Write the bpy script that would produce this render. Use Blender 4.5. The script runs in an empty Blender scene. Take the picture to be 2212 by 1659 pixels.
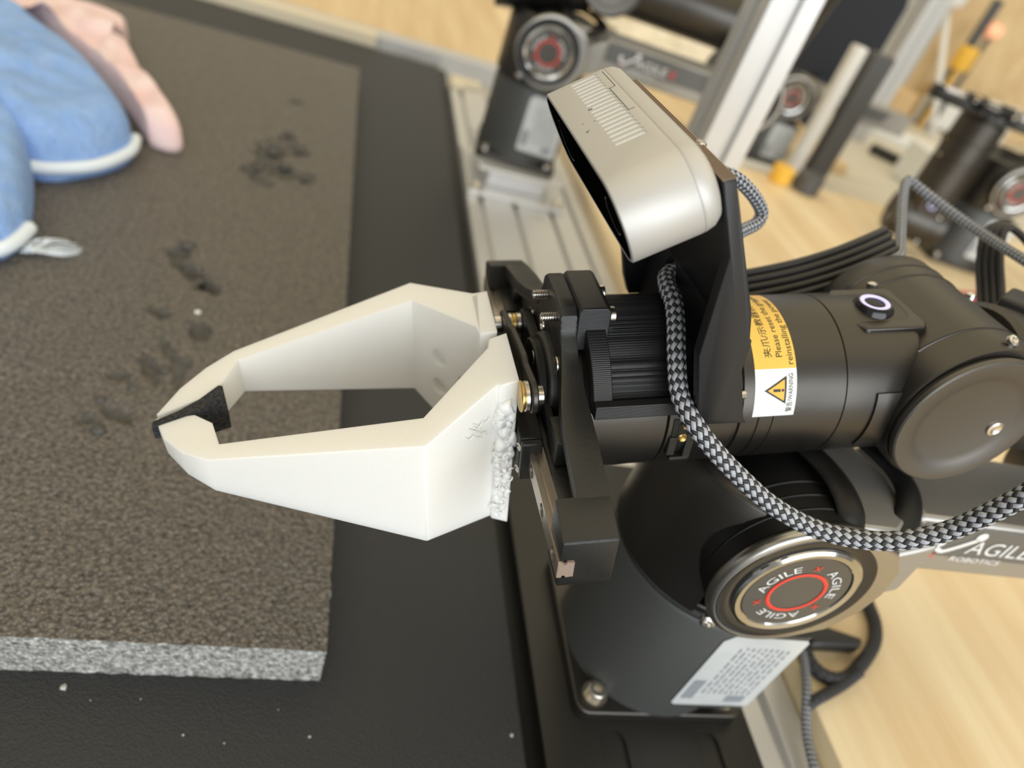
import bpy, bmesh, math, random
from mathutils import Vector, Matrix, noise
random.seed(7)
scene = bpy.context.scene
col = scene.collection
R = math.radians
MM = 0.001

# ------------------------------------------------------------------ camera, light, exposure
# world: origin on the black worktable under the phone, X along the table edge rails to the right, Y away, Z up (metres)
cam_d = bpy.data.cameras.new('camera')
cam = bpy.data.objects.new('camera', cam_d); col.objects.link(cam)
CAMROT = Matrix(((0.9491, -0.1518, -0.2761), (-0.1169, 0.6441, -0.7559), (0.2926, 0.7497, 0.5936)))
CAMROT = CAMROT.to_quaternion().normalized().to_matrix()
cam.matrix_world = Matrix.Translation((0, 0, 0.305)) @ CAMROT.to_4x4()
cam_d.sensor_fit = 'HORIZONTAL'; cam_d.sensor_width = 36.0
cam_d.lens = 1534.0 / 2212.0 * 36.0
cam_d.clip_start = 0.01; cam_d.clip_end = 60
cam_d.dof.use_dof = True
cam_d.dof.focus_distance = 0.214
cam_d.dof.aperture_fstop = 7.4
scene.camera = cam

vs = scene.view_settings
vs.view_transform = 'Standard'; vs.look = 'None'; vs.gamma = 1.0; vs.use_curve_mapping = False
vs.exposure = 0.0

w = bpy.data.worlds.new('world'); scene.world = w; w.use_nodes = True
bgn = w.node_tree.nodes['Background']
bgn.inputs['Color'].default_value = (1.0, 0.95, 0.84, 1); bgn.inputs['Strength'].default_value = 0.42

def area(name, loc, target, sx, sy, power, color):
    d = bpy.data.lights.new(name, 'AREA'); d.shape = 'RECTANGLE'; d.size = sx; d.size_y = sy
    d.energy = power; d.color = color
    o = bpy.data.objects.new(name, d); col.objects.link(o)
    o.location = loc
    o.rotation_euler = (Vector(target) - Vector(loc)).to_track_quat('-Z', 'Y').to_euler()
    return o
# the tall windows behind the photographer, and the ceiling lamps of the room
area('window_light', (0.55, -2.6, 0.95), (0.1, 0.3, 0.0), 4.2, 1.9, 113, (0.93, 0.975, 1.0))
area('ceiling_light', (0.3, 1.6, 2.15), (0.3, 1.6, 0.0), 5.4, 5.0, 76, (1.0, 0.825, 0.48))

# ------------------------------------------------------------------ materials
MATS = {}
def mat(name, color, rough=0.5, metal=0.0, bump=None, var=None, spec=0.5, sss=0.0, coat=0.0, emit=None):
    """bump = (kind, scale, strength, distance); var = (scale, amount, colour2)"""
    m = bpy.data.materials.new(name); m.use_nodes = True
    nt = m.node_tree; b = nt.nodes['Principled BSDF']
    c4 = (*color, 1)
    b.inputs['Base Color'].default_value = c4
    b.inputs['Roughness'].default_value = rough; b.inputs['Metallic'].default_value = metal
    b.inputs['Specular IOR Level'].default_value = spec
    if coat: b.inputs['Coat Weight'].default_value = coat; b.inputs['Coat Roughness'].default_value = 0.1
    if sss:
        b.inputs['Subsurface Weight'].default_value = sss
        b.inputs['Subsurface Radius'].default_value = (1, .9, .75); b.inputs['Subsurface Scale'].default_value = 0.009
    if emit:
        b.inputs['Emission Color'].default_value = (*emit[0], 1); b.inputs['Emission Strength'].default_value = emit[1]
    tc = nt.nodes.new('ShaderNodeTexCoord')
    def tex(kind, scale):
        if kind == 'noise':
            t = nt.nodes.new('ShaderNodeTexNoise'); t.inputs['Scale'].default_value = scale; t.inputs['Detail'].default_value = 4
            nt.links.new(tc.outputs['Object'], t.inputs['Vector']); return t.outputs['Fac']
        if kind == 'voronoi':
            t = nt.nodes.new('ShaderNodeTexVoronoi'); t.inputs['Scale'].default_value = scale
            nt.links.new(tc.outputs['Object'], t.inputs['Vector']); return t.outputs['Distance']
        t = nt.nodes.new('ShaderNodeTexWave'); t.wave_type = 'BANDS'
        t.bands_direction = kind[-1].upper(); t.inputs['Scale'].default_value = scale
        t.inputs['Distortion'].default_value = 0.3
        nt.links.new(tc.outputs['Object'], t.inputs['Vector']); return t.outputs['Fac']
    if var:
        n = tex('noise', var[0])
        r = nt.nodes.new('ShaderNodeValToRGB'); r.color_ramp.elements[0].position = .5 - var[1]; r.color_ramp.elements[1].position = .5 + var[1]
        r.color_ramp.elements[0].color = c4; r.color_ramp.elements[1].color = (*var[2], 1)
        nt.links.new(n, r.inputs['Fac']); nt.links.new(r.outputs['Color'], b.inputs['Base Color'])
    if bump:
        last = None
        for bb in (bump if isinstance(bump, list) else [bump]):
            bn = nt.nodes.new('ShaderNodeBump'); bn.inputs['Strength'].default_value = bb[2]; bn.inputs['Distance'].default_value = bb[3]
            nt.links.new(tex(bb[0], bb[1]), bn.inputs['Height'])
            if last: nt.links.new(last, bn.inputs['Normal'])
            last = bn.outputs['Normal']
        nt.links.new(last, b.inputs['Normal'])
    MATS[name] = m
    return m

M_anod = mat('black_anodized', (0.080, 0.075, 0.069), 0.36, 0.9, ('noise', 1500, 0.06, 0.0003), spec=0.5)
M_base = mat('base_paint', (0.085, 0.088, 0.086), 0.5, 0.5, spec=0.5)
M_cast = mat('black_cast_metal', (0.013, 0.013, 0.012), 0.42, 0.0, ('noise', 1800, 0.3, 0.0003), spec=0.5)
M_dark = mat('deep_black', (0.006, 0.006, 0.006), 0.45, spec=0.35)
M_print = mat('black_print', (0.011, 0.011, 0.013), 0.42, 0.0, ('wave_z', 700, 0.5, 0.0002), spec=0.55)
M_plate = mat('black_print_plate', (0.009, 0.009, 0.011), 0.42, 0.0, ('wave_y', 700, 0.35, 0.0002), spec=0.5)
M_edge = mat('print_edge_brown', (0.34, 0.25, 0.18), 0.6)
M_white = mat('white_print', (0.85, 0.845, 0.815), 0.5, 0.0, [('noise', 1400, 0.12, 0.0003), ('wave_x', 620, 0.05, 0.0002)], sss=0.5)
M_glue = mat('melted_white', (0.88, 0.88, 0.85), 0.28, 0.0, ('noise', 500, 0.4, 0.0008), sss=0.15)
M_felt = mat('black_felt', (0.012, 0.012, 0.014), 0.9, 0.0, ('noise', 1800, 0.8, 0.001), var=(900, .12, (0.045, 0.045, 0.05)))
M_silver = mat('silver_shell', (0.54, 0.53, 0.51), 0.50, 0.42, ('noise', 3500, 0.10, 0.0002))
M_slot = mat('slot_wall_lit', (0.86, 0.87, 0.86), 0.4, 0.0)  # white puts the light on the inner slot walls into the colour
M_glass = mat('black_glass', (0.003, 0.003, 0.003), 0.3, 0.0, spec=0.0)
M_lens = mat('lens', (0.008, 0.008, 0.010), 0.15, 0.0, spec=0.15)
M_steel = mat('steel', (0.62, 0.59, 0.55), 0.25, 1.0)
M_rail = mat('rail_steel', (0.46, 0.41, 0.36), 0.36, 0.95, ('noise', 900, 0.1, 0.0002))
M_copper = mat('cut_steel', (0.60, 0.47, 0.39), 0.42, 0.7, ('noise', 1500, 0.3, 0.0003))
M_brass = mat('brass', (0.66, 0.46, 0.16), 0.3, 1.0)
M_chrome = mat('chrome', (0.50, 0.49, 0.47), 0.10, 1.0)
M_gloss = mat('dark_gloss', (0.02, 0.02, 0.022), 0.12, 0.3)
M_satin = mat('satin_metal', (0.42, 0.41, 0.39), 0.32, 1.0)
M_alu = mat('aluminium', (0.68, 0.68, 0.68), 0.38, 0.55, ('noise', 300, 0.05, 0.0003))
M_alu_dark = mat('aluminium_groove', (0.16, 0.16, 0.16), 0.5, 0.4)
M_label = mat('label_white', (0.80, 0.82, 0.81), 0.35)
M_label2 = mat('label_silver', (0.52, 0.55, 0.57), 0.35, 0.1, var=(60, .25, (0.62, 0.64, 0.64)))
M_yellow = mat('label_yellow', (0.82, 0.52, 0.10), 0.4)
M_ink = mat('ink_black', (0.02, 0.02, 0.02), 0.5)
M_ink_grey = mat('ink_grey', (0.25, 0.27, 0.30), 0.5)
M_ink_white = mat('ink_white', (0.80, 0.80, 0.80), 0.4)
M_lint = mat('lint', (0.50, 0.50, 0.49), 0.8)
M_disc = mat('disc_anodized', (0.12, 0.112, 0.102), 0.45, 0.8)
M_ink_red = mat('ink_red', (0.75, 0.05, 0.03), 0.4)
M_ink_orange = mat('ink_orange', (0.90, 0.45, 0.03), 0.4)
M_badge = mat('badge_grey', (0.10, 0.095, 0.085), 0.3, 0.3)
M_inset = mat('inset_grey', (0.14, 0.145, 0.145), 0.35, 0.3)
M_linksilver = mat('link_silver', (0.36, 0.35, 0.33), 0.36, 0.6)
M_led = mat('led_ring', (0.35, 0.33, 0.5), 0.3, emit=((0.66, 0.62, 1.0), 0.75))
M_braid_l = mat('braid_light', (0.40, 0.42, 0.46), 0.45)
M_braid_d = mat('braid_dark', (0.022, 0.022, 0.025), 0.55)
M_braid_k = mat('braid_black', (0.04, 0.042, 0.046), 0.5)
M_rubber = mat('cable_rubber', (0.018, 0.018, 0.019), 0.38)
M_foam = mat('foam_top', (0.050, 0.043, 0.036), 0.34, 0.0, [('voronoi', 520, 1.0, 0.0016), ('noise', 1100, 0.6, 0.0008)], spec=0.6, var=(430, .17, (0.200, 0.178, 0.152)))  # pale specks put the grain's specular glints into the base colour
M_foamside = mat('foam_cut_side', (0.20, 0.20, 0.19), 0.5, 0.0, [('voronoi', 600, 1.0, 0.002), ('noise', 1300, 0.7, 0.001)], var=(420, .16, (0.70, 0.70, 0.67)))  # paler than the top: cut texture, plus window light painted into the colour
M_foamtorn = mat('foam_torn', (0.060, 0.058, 0.057), 0.7, 0.0, ('noise', 400, 0.7, 0.002), var=(300, .2, (0.10, 0.096, 0.09)))
M_table = mat('table_leatherette', (0.028, 0.030, 0.034), 0.45, 0.0, [('voronoi', 1000, 0.6, 0.0006), ('noise', 60, 0.1, 0.002)], spec=0.36)
M_blue = mat('blue_towel', (0.27, 0.48, 0.98), 0.95, 0.0, [('noise', 600, 1.0, 0.003), ('noise', 45, 0.6, 0.012)], var=(60, .3, (0.39, 0.59, 0.98)))
M_pink = mat('pink_towel', (0.96, 0.66, 0.68), 0.95, 0.0, [('noise', 700, 0.9, 0.002), ('noise', 90, 0.35, 0.006)], var=(40, .3, (0.97, 0.82, 0.80)))
M_hem = mat('towel_hem', (0.80, 0.88, 0.96), 0.9, 0.0, ('noise', 900, 0.6, 0.001))
M_floor = mat('floor_beige', (0.62, 0.58, 0.49), 0.45)
M_paint = mat('white_paint', (0.78, 0.77, 0.74), 0.5)
M_cream = mat('cream_plastic', (0.74, 0.66, 0.50), 0.5)
M_yell2 = mat('yellow_plastic', (0.85, 0.50, 0.06), 0.4)
M_navy = mat('navy_fabric', (0.012, 0.015, 0.024), 0.7)
M_grey = mat('grey_plastic', (0.09, 0.09, 0.09), 0.5)
M_red = mat('red_plastic', (0.55, 0.04, 0.05), 0.4)
M_film = mat('clear_film', (0.85, 0.78, 0.64), 0.2)
M_cardb = mat('cardboard', (0.62, 0.43, 0.22), 0.7)
M_beige = mat('pale_laminate', (0.66, 0.62, 0.53), 0.45)
M_lamp = mat('lamp_glow', (1, .5, .3), 0.4, emit=((1.0, 0.45, 0.28), 0.5))

def wood_mat(name, c1, c2):
    m = mat(name, c1, 0.42); nt = m.node_tree; b = nt.nodes['Principled BSDF']
    tc = nt.nodes.new('ShaderNodeTexCoord'); mp = nt.nodes.new('ShaderNodeMapping')
    mp.inputs['Scale'].default_value = (14, 0.9, 6)
    nt.links.new(tc.outputs['Object'], mp.inputs['Vector'])
    n = nt.nodes.new('ShaderNodeTexNoise'); n.inputs['Scale'].default_value = 2.2; n.inputs['Detail'].default_value = 6; n.inputs['Roughness'].default_value = .6
    nt.links.new(mp.outputs['Vector'], n.inputs['Vector'])
    r = nt.nodes.new('ShaderNodeValToRGB'); r.color_ramp.elements[0].position = .36; r.color_ramp.elements[1].position = .68
    r.color_ramp.elements[0].color = (*c1, 1); r.color_ramp.elements[1].color = (*c2, 1)
    nt.links.new(n.outputs['Fac'], r.inputs['Fac']); nt.links.new(r.outputs['Color'], b.inputs['Base Color'])
    return m
M_wood = wood_mat('pale_wood', (0.76, 0.57, 0.33), (0.92, 0.78, 0.52))
M_wood2 = wood_mat('pale_wood_far', (0.68, 0.49, 0.26), (0.82, 0.64, 0.38))

# ------------------------------------------------------------------ helpers (geometry in millimetres, objects in metres)
def tag(o, label=None, cat=None, group=None, kind=None):
    if label: o['label'] = label
    if cat: o['category'] = cat
    if group: o['group'] = group
    if kind: o['kind'] = kind
    return o
def empty(name, m4=None, loc=None):
    o = bpy.data.objects.new(name, None); col.objects.link(o); o.empty_display_size = .02
    if m4 is not None: o.matrix_world = m4
    if loc is not None: o.location = loc
    return o
def build(name, bm, material, parent=None, sharp=35, bevel=None, recalc=True, local=None, seg=2):
    if recalc: bmesh.ops.recalc_face_normals(bm, faces=bm.faces)
    bmesh.ops.scale(bm, vec=(MM, MM, MM), verts=bm.verts)
    me = bpy.data.meshes.new(name); bm.to_mesh(me); bm.free()
    for p in me.polygons: p.use_smooth = True
    me.set_sharp_from_angle(angle=R(sharp))
    mats = material if isinstance(material, (list, tuple)) else [material]
    for m in mats: me.materials.append(m)
    o = bpy.data.objects.new(name, me); col.objects.link(o)
    if parent: o.parent = parent
    if local is not None: o.matrix_basis = local
    if bevel:
        b = o.modifiers.new('bevel', 'BEVEL'); b.width = bevel * MM; b.segments = seg; b.limit_method = 'ANGLE'; b.angle_limit = R(40)
        b.harden_normals = False
    return o
def BM(): return bmesh.new()
def faces(bm, vs, fs, mi=0):
    bv = [bm.verts.new(v) for v in vs]
    for f in fs:
        try:
            nf = bm.faces.new([bv[i] for i in f]); nf.material_index = mi
        except ValueError: pass
    return bv
def box(bm, x0, x1, y0, y1, z0, z1, mi=0):
    v = [(x, y, z) for x in (x0, x1) for y in (y0, y1) for z in (z0, z1)]
    faces(bm, v, [(0, 1, 3, 2), (4, 6, 7, 5), (0, 4, 5, 1), (2, 3, 7, 6), (0, 2, 6, 4), (1, 5, 7, 3)], mi)
def prism(bm, pts, axis, lo, hi, mi=0):
    """polygon pts in the two other axes (in x,y,z order), extruded along axis"""
    def mk(p, h):
        q = list(p); q.insert(axis, h); return tuple(q)
    n = len(pts)
    faces(bm, [mk(p, lo) for p in pts] + [mk(p, hi) for p in pts],
          [tuple(range(n)), tuple(range(2 * n - 1, n - 1, -1))] + [(i, (i + 1) % n, n + (i + 1) % n, n + i) for i in range(n)], mi)
def basis(d):
    d = Vector(d).normalized()
    u = d.orthogonal().normalized(); return d, u, d.cross(u)
def lathe(bm, p, d, prof, seg=32, mi=0, a0=0, a1=360, u=None):
    """prof [(s, r)] along direction d from point p"""
    d = Vector(d).normalized()
    if u is None: d, u, v = basis(d)
    else: u = Vector(u).normalized(); v = d.cross(u)
    p = Vector(p); full = abs(a1 - a0) >= 360
    n = seg if full else seg + 1
    rings = []
    for s, r in prof:
        if r < 1e-6: rings.append([bm.verts.new(p + d * s)]); continue
        rings.append([bm.verts.new(p + d * s + (u * math.cos(R(a0 + (a1 - a0) * k / seg)) + v * math.sin(R(a0 + (a1 - a0) * k / seg))) * r) for k in range(n)])
    for A, B in zip(rings, rings[1:]):
        for k in range(seg):
            k2 = (k + 1) % n
            try:
                if len(A) == 1 and len(B) == 1: continue
                if len(A) == 1: f = bm.faces.new((A[0], B[k2], B[k]))
                elif len(B) == 1: f = bm.faces.new((A[k], A[k2], B[0]))
                else: f = bm.faces.new((A[k], A[k2], B[k2], B[k]))
                f.material_index = mi
            except ValueError: pass
def cyl(bm, p0, p1, r, seg=28, mi=0, r1=None, bev=0.0):
    p0 = Vector(p0); L = (Vector(p1) - p0).length; r1 = r if r1 is None else r1
    if bev: prof = [(0, 0), (0, r - bev), (bev, r), (L - bev, r1), (L, r1 - bev), (L, 0)]
    else: prof = [(0, 0), (0, r), (L, r1), (L, 0)]
    lathe(bm, p0, Vector(p1) - p0, prof, seg, mi)
def smooth_path(pts, n=8):
    P = [Vector(p) for p in pts]; out = []
    for i in range(len(P) - 1):
        p0 = P[max(i - 1, 0)]; p1 = P[i]; p2 = P[i + 1]; p3 = P[min(i + 2, len(P) - 1)]
        for k in range(n):
            t = k / n
            out.append(.5 * ((2 * p1) + (p2 - p0) * t + (2 * p0 - 5 * p1 + 4 * p2 - p3) * t * t + (3 * p1 - p0 - 3 * p2 + p3) * t ** 3))
    out.append(P[-1]); return out
def resample(P, step):
    out = [P[0].copy()]; acc = 0.0
    for a, b in zip(P, P[1:]):
        L = (b - a).length; pos = 0.0
        while L - pos > 0 and acc + (L - pos) >= step:
            pos += step - acc; acc = 0.0; out.append(a + (b - a) * (pos / L))
        acc += L - pos
    return out
def frames(P, up=None):
    T = [(P[min(i + 1, len(P) - 1)] - P[max(i - 1, 0)]).normalized() for i in range(len(P))]
    u = (Vector(up) if up else T[0].orthogonal()); u = (u - T[0] * u.dot(T[0])).normalized(); out = []
    for t in T:
        u = (u - t * u.dot(t)).normalized(); out.append((t, u, t.cross(u)))
    return out
def sweep(bm, P, F, sect, mi=0, cap=True):
    """sect: list of (x,y) offsets in the (u,v) frame"""
    rings = [[bm.verts.new(p + u * x + v * y) for x, y in sect] for p, (t, u, v) in zip(P, F)]
    n = len(sect)
    for A, B in zip(rings, rings[1:]):
        for k in range(n):
            f = bm.faces.new((A[k], A[(k + 1) % n], B[(k + 1) % n], B[k])); f.material_index = mi
    if cap:
        for r in (rings[0], rings[-1]):
            try: f = bm.faces.new(r); f.material_index = mi
            except ValueError: pass
def circ(r, n=12, cx=0, cy=0): return [(cx + r * math.cos(2 * math.pi * k / n), cy + r * math.sin(2 * math.pi * k / n)) for k in range(n)]
def tube(bm, pts, r, seg=12, n=8, mi=0, up=None):
    P = smooth_path(pts, n); sweep(bm, P, frames(P, up), circ(r, seg), mi)
def text_tris(s, size, align='LEFT', extrude=0.0):
    cu = bpy.data.curves.new('lettering', 'FONT'); cu.body = s; cu.size = size; cu.align_x = align; cu.align_y = 'BOTTOM_BASELINE'
    cu.resolution_u = 3
    o = bpy.data.objects.new('lettering', cu); col.objects.link(o)
    dg = bpy.context.evaluated_depsgraph_get(); me = bpy.data.meshes.new_from_object(o.evaluated_get(dg))
    vsx = [tuple(v.co[:2]) for v in me.vertices]; fs = [tuple(p.vertices) for p in me.polygons]
    bpy.data.objects.remove(o); bpy.data.curves.remove(cu); bpy.data.meshes.remove(me)
    return vsx, fs
def text(bm, s, size, fn, align='LEFT', mi=0, width=None):
    v, f = text_tris(s, size, align)
    if not v: return
    if width:
        xs = [p[0] for p in v]; k = width / max(1e-6, max(xs) - min(xs)); x0 = min(xs) if align == 'LEFT' else 0
        v = [((p[0] - x0) * k + x0, p[1]) for p in v]
    faces(bm, [fn(x, y) for x, y in v], f, mi)
def boolean_cut(o, cutter_bm):
    c = build('cutter', cutter_bm, M_dark)
    c.matrix_world = o.matrix_world if o.parent is None else o.parent.matrix_world @ o.matrix_basis
    m = o.modifiers.new('cut', 'BOOLEAN'); m.operation = 'DIFFERENCE'; m.object = c; m.solver = 'EXACT'; m.use_self = True
    bpy.context.view_layer.update()
    dg = bpy.context.evaluated_depsgraph_get(); me = bpy.data.meshes.new_from_object(o.evaluated_get(dg))
    old = o.data; o.modifiers.clear(); o.data = me; bpy.data.objects.remove(c)
    for p in me.polygons: p.use_smooth = True
    me.set_sharp_from_angle(angle=R(35))
    return o
def kids(o): return [c for c in bpy.data.objects if c.parent == o]
def copy_tree(o, parent=None):
    c = o.copy(); col.objects.link(c)
    if parent: c.parent = parent
    for ch in kids(o): copy_tree(ch, c)
    return c
def screw_cross(bm, p, d, r, h, hexs=False, mi=0):
    """domed pan-head screw with a recess, standing on p along d"""
    lathe(bm, p, d, [(0, r), (h * .55, r), (h * .9, r * .82), (h, r * .45), (h * .45, r * .38), (h * .45, 0)], 16 if not hexs else 6, mi)
    if hexs: lathe(bm, p, d, [(0, r), (h * .6, r)], 18, mi)

# ------------------------------------------------------------------ frames
GROT = Matrix(((0.9725, -0.0327, -0.2306), (0.0411, 0.9987, 0.0317), (0.2292, -0.0403, 0.9725))).to_quaternion().normalized().to_matrix()
G4 = Matrix.Translation((0.1710, 0.1954, 0.1772)) @ GROT.to_4x4()      # wrist frame: a along the wrist, b across, c up
BASE = Vector((0.1865, 0.1880, 0.0))

# ------------------------------------------------------------------ setting: floor, tables, profiles
def rect(name, x0, x1, y0, y1, z0, z1, m, parent=None, bevel=None):
    bm = BM(); box(bm, x0, x1, y0, y1, z0, z1); return build(name, bm, m, parent, bevel=bevel)
fl = rect('floor', -3500, 9000, -3500, 16000, -760, -750, M_floor); tag(fl, kind='structure')

tb = empty('worktable', loc=(0, 0, -0.75))
tag(tb, 'black worktable with grained leatherette top under the dark foam mat', 'table')
IT = Matrix.Translation((0, 0, 0.75))
o = rect('table_top', -1300, 119, -420, 1139, -25, -6, M_table, tb, bevel=1.5); o.matrix_basis = IT
o = rect('gap_filler', 117, 130.5, -420, 1139, -30, -10, M_dark, tb); o.matrix_basis = IT  # black filler added so the gap reads dark, not bright floor
for x, y in ((-1250, -380), (60, -380), (-1250, 1090), (60, 1090)):
    o = rect('leg', x, x + 40, y, y + 40, -749, -25, M_alu, tb); o.matrix_basis = IT

# side profile: broad extrusion carrying the arms; slots are real grooves
def extrusion_section(w, h, grooves, gw=8.0, gd=5.0):
    pts = [(0, -h), (0, 0)]
    for g in grooves: pts += [(g - gw / 2, 0), (g - gw / 2, -gd), (g + gw / 2, -gd), (g + gw / 2, 0)]
    pts += [(w, 0), (w, -h)]
    return pts
bm = BM()
sec = extrusion_section(141, 38, (15, 53, 95, 122), 5.5, 6)
prism(bm, [(131 + x, -2.5 + z) for x, z in sec], 1, -420, 1062)
sp = build('slotted_profile', bm, M_alu, bevel=.5)
tag(sp, 'broad silver slotted aluminium profile along the edge of the black table', 'profile')

bm = BM()
box(bm, 131, 151, 1040, 1068, -2.0, 5.0); box(bm, 131, 175, 1056, 1068, -2, 8)
cb = build('end_bracket', bm, M_cream, bevel=1); tag(cb, 'small cream end bracket at the far tip of the slotted profile', 'bracket')

bm = BM(); prism(bm, [(1175, -30), (1175, 3), (1190, 3), (1190, 0.5), (1198, .5), (1198, 3), (1213, 3), (1213, -30)], 0, -1300, 460)
# prism axis 0 wants (y,z)
br = build('back_rail', bm, M_alu, bevel=.6); tag(br, 'long grey rail along the far edge of the black table', 'rail')
bm = BM(); box(bm, -1300, 23, 1141, 1174, -6.0, 9.0); box(bm, -1300, 23, 1141, 1152, 9, 11)
bw = build('edge_strip', bm, M_cream, bevel=1.2); tag(bw, 'pale cream strip lying against the grey back rail', 'strip')

def wood_table(name, x0, x1, y0, y1, ztop, m, label):
    t = empty(name, loc=(0, 0, -0.75)); tag(t, label, 'table')
    o = rect('table_top', x0, x1, y0, y1, ztop - 25, ztop, m, t, bevel=1.0); o.matrix_basis = IT
    for x in (x0 + 60, x1 - 100):
        for y in (y0 + 60, y1 - 100):
            o = rect('leg', x, x + 40, y, y + 40, -749, ztop - 25, M_paint, t); o.matrix_basis = IT
    return t
wood_table('wood_table', 273.5, 1250, -700, 1000, 10, M_wood, 'pale wood table right of the silver profile, beneath the folded arm')
wood_table('wood_table', -1200, 930, 1222, 2300, -1, M_wood2, 'pale wood table beyond the grey back rail')

# black slotted mounting plate under the near arm, riser under the far arm
bm = BM(); box(bm, 125.5, 237, -300, 320, -2.4, 0)
mp = build('mounting_plate', bm, M_cast, bevel=.5)
tag(mp, 'black slotted mounting plate under the near arm base', 'plate')
bm = BM()
for x in (160, 209.5): 
    box(bm, x - 6.5, x + 6.5, -60, 136, -1.6, 5)
    cyl(bm, (x, 136, -1.6), (x, 136, 5), 6.5, 20)
boolean_cut(mp, bm)

# ------------------------------------------------------------------ foam mat with torn patches
def foam_height(x, y):
    """x,y mm -> displacement (mm) of torn patches"""
    d = 0.0
    for (gx, gy, rx, ry, dep, an) in ((-62, 655, 15, 26, 5, 0), (-48, 618, 14, 18, 5, 20), (-70, 612, 9, 20, 4, -20), (-40, 668, 10, 16, 4, 0), (-52, 690, 9, 14, 3.5, 0), (-28, 612, 10, 14, 5, 10), (-58, 590, 12, 10, 3.5, 0),
                                      (-81, 432, 22, 6, 8, -36), (-96, 456, 8, 10, 5, 0), (-70, 418, 9, 5, 6, -20), (-94, 384, 9, 6, 4, 0), (-65, 372, 6, 13, 4, 0), (-84, 330, 5, 12, 3.5, 25), (-97, 322, 6, 4, 3, 0),
                                      (-76, 345, 4, 16, 2.6, 30), (-90, 291, 9, 5, 3.5, -30), (-102, 284, 7, 4, 3, 0), (-68, 330, 3.5, 16, 2.4, 0), (-55, 788, 8, 10, 2.5, 0)):
        ca, sa = math.cos(R(an)), math.sin(R(an)); dx, dy = x - gx, y - gy
        q = ((dx * ca + dy * sa) / rx) ** 2 + ((-dx * sa + dy * ca) / ry) ** 2
        if q < 2.2:
            n = noise.noise(Vector((x * .09, y * .09, gx))) + .7 * noise.noise(Vector((x * .25, y * .25, gy)))
            k = .95 - q + n * 1.0
            if k > 0: d = min(d, -dep * min(1, k * 1.5))
    return d
def mat_pt(u, v):   # u: mm left of the right edge, v: mm from the front edge; the mat lies 1.6 degrees askew
    return 26 - 0.0279 * v - u, 165 + v
bm = BM()
NX, NY = 190, 230
UMAX, VMAX, TH = 420.0, 790.0, 22.0
us = [UMAX * (i / NX) ** 1.0 for i in range(NX + 1)]
vsn = [VMAX * (j / NY) ** 1.25 for j in range(NY + 1)]
grid = []
for j, v in enumerate(vsn):
    row = []
    for i, u in enumerate(us):
        x, y = mat_pt(u, v)
        e = 0.35 * noise.noise(Vector((x * .05, y * .05, 3)))
        z = TH - 6 + foam_height(x, y) + e
        jx = .8 * noise.noise(Vector((y * .15, 0, 1))) if i == 0 else 0
        jy = .7 * noise.noise(Vector((x * .2, 0, 5))) if j == 0 else 0
        row.append(bm.verts.new((x + jx, y + jy, z)))
    grid.append(row)
for j in range(NY):
    for i in range(NX):
        f = bm.faces.new((grid[j][i], grid[j][i + 1], grid[j + 1][i + 1], grid[j + 1][i]))
        c = f.calc_center_median()
        f.material_index = 2 if foam_height(c.x, c.y) < -0.6 else 0
def skirt(top, mi, lean=(0, 0)):
    prev = top; nl = 6
    for k in range(1, nl + 1):
        zz = (TH - 6) * (1 - k / nl) - 6 * (k / nl)
        cur = []
        for t in top:
            w_ = 1.0 * noise.noise(Vector((t.co.x * .35, t.co.y * .35, k * 2.3))) if 0 < k < nl else 0
            cur.append(bm.verts.new((t.co.x + lean[0] * w_, t.co.y + lean[1] * w_ - lean[1] * .25 * k, zz)))
        for a in range(len(top) - 1):
            f = bm.faces.new((prev[a], prev[a + 1], cur[a + 1], cur[a])); f.material_index = mi
        prev = cur
skirt(grid[0], 1, (0, 1)); skirt([r[0] for r in grid], 1, (1, 0)); skirt(grid[-1], 1, (0, 1)); skirt([r[-1] for r in grid], 1, (1, 0))
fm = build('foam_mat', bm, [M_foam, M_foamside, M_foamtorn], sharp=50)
tag(fm, 'thick dark foam mat with torn patches lying on the black table', 'mat')

def lump(bm, c, r, seed, flat=.6, sub=2):
    b2 = bmesh.new(); bmesh.ops.create_icosphere(b2, subdivisions=sub, radius=1)
    vm = {}
    for v in b2.verts:
        n = noise.noise(v.co * 1.7 + Vector((seed, 0, 0))) * .55 + 1
        vm[v] = bm.verts.new((c[0] + v.co.x * r * n, c[1] + v.co.y * r * n, c[2] + v.co.z * r * n * flat))
    for f in b2.faces: bm.faces.new([vm[v] for v in f.verts])
    b2.free()
crumbs = [(-60, 655, 6), (-47, 628, 5), (-66, 610, 4.5), (-38, 668, 4), (-30, 612, 4), (-78, 428, 4), (-93, 465, 5), (-70, 600, 3), (-88, 312, 3), (-95, 278, 3.2), (-76, 330, 2.6), (-100, 300, 2.5),
          (-52, 700, 3.5), (-58, 782, 3.5)]
for i, (x, y, r) in enumerate(crumbs):
    bm = BM(); lump(bm, (0, 0, 0), r, i * 3.1, .5)
    o = build('foam_crumb', bm, M_foamtorn, sharp=180); o.location = (x * MM, y * MM, (TH - 6 + r * .1 + min(0, foam_height(x, y) * .6)) * MM)
    tag(o, 'small black torn crumb of foam on the dark mat', 'crumb', 'torn foam crumbs on the mat')
bm = BM(); lump(bm, (0, 0, 0), 2.6, 9, .7); o = build('paper_scrap', bm, M_label, sharp=180); o.location = (-.071, .390, .0150)
tag(o, 'tiny white scrap lying in a torn patch of the mat', 'scrap')
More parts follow.
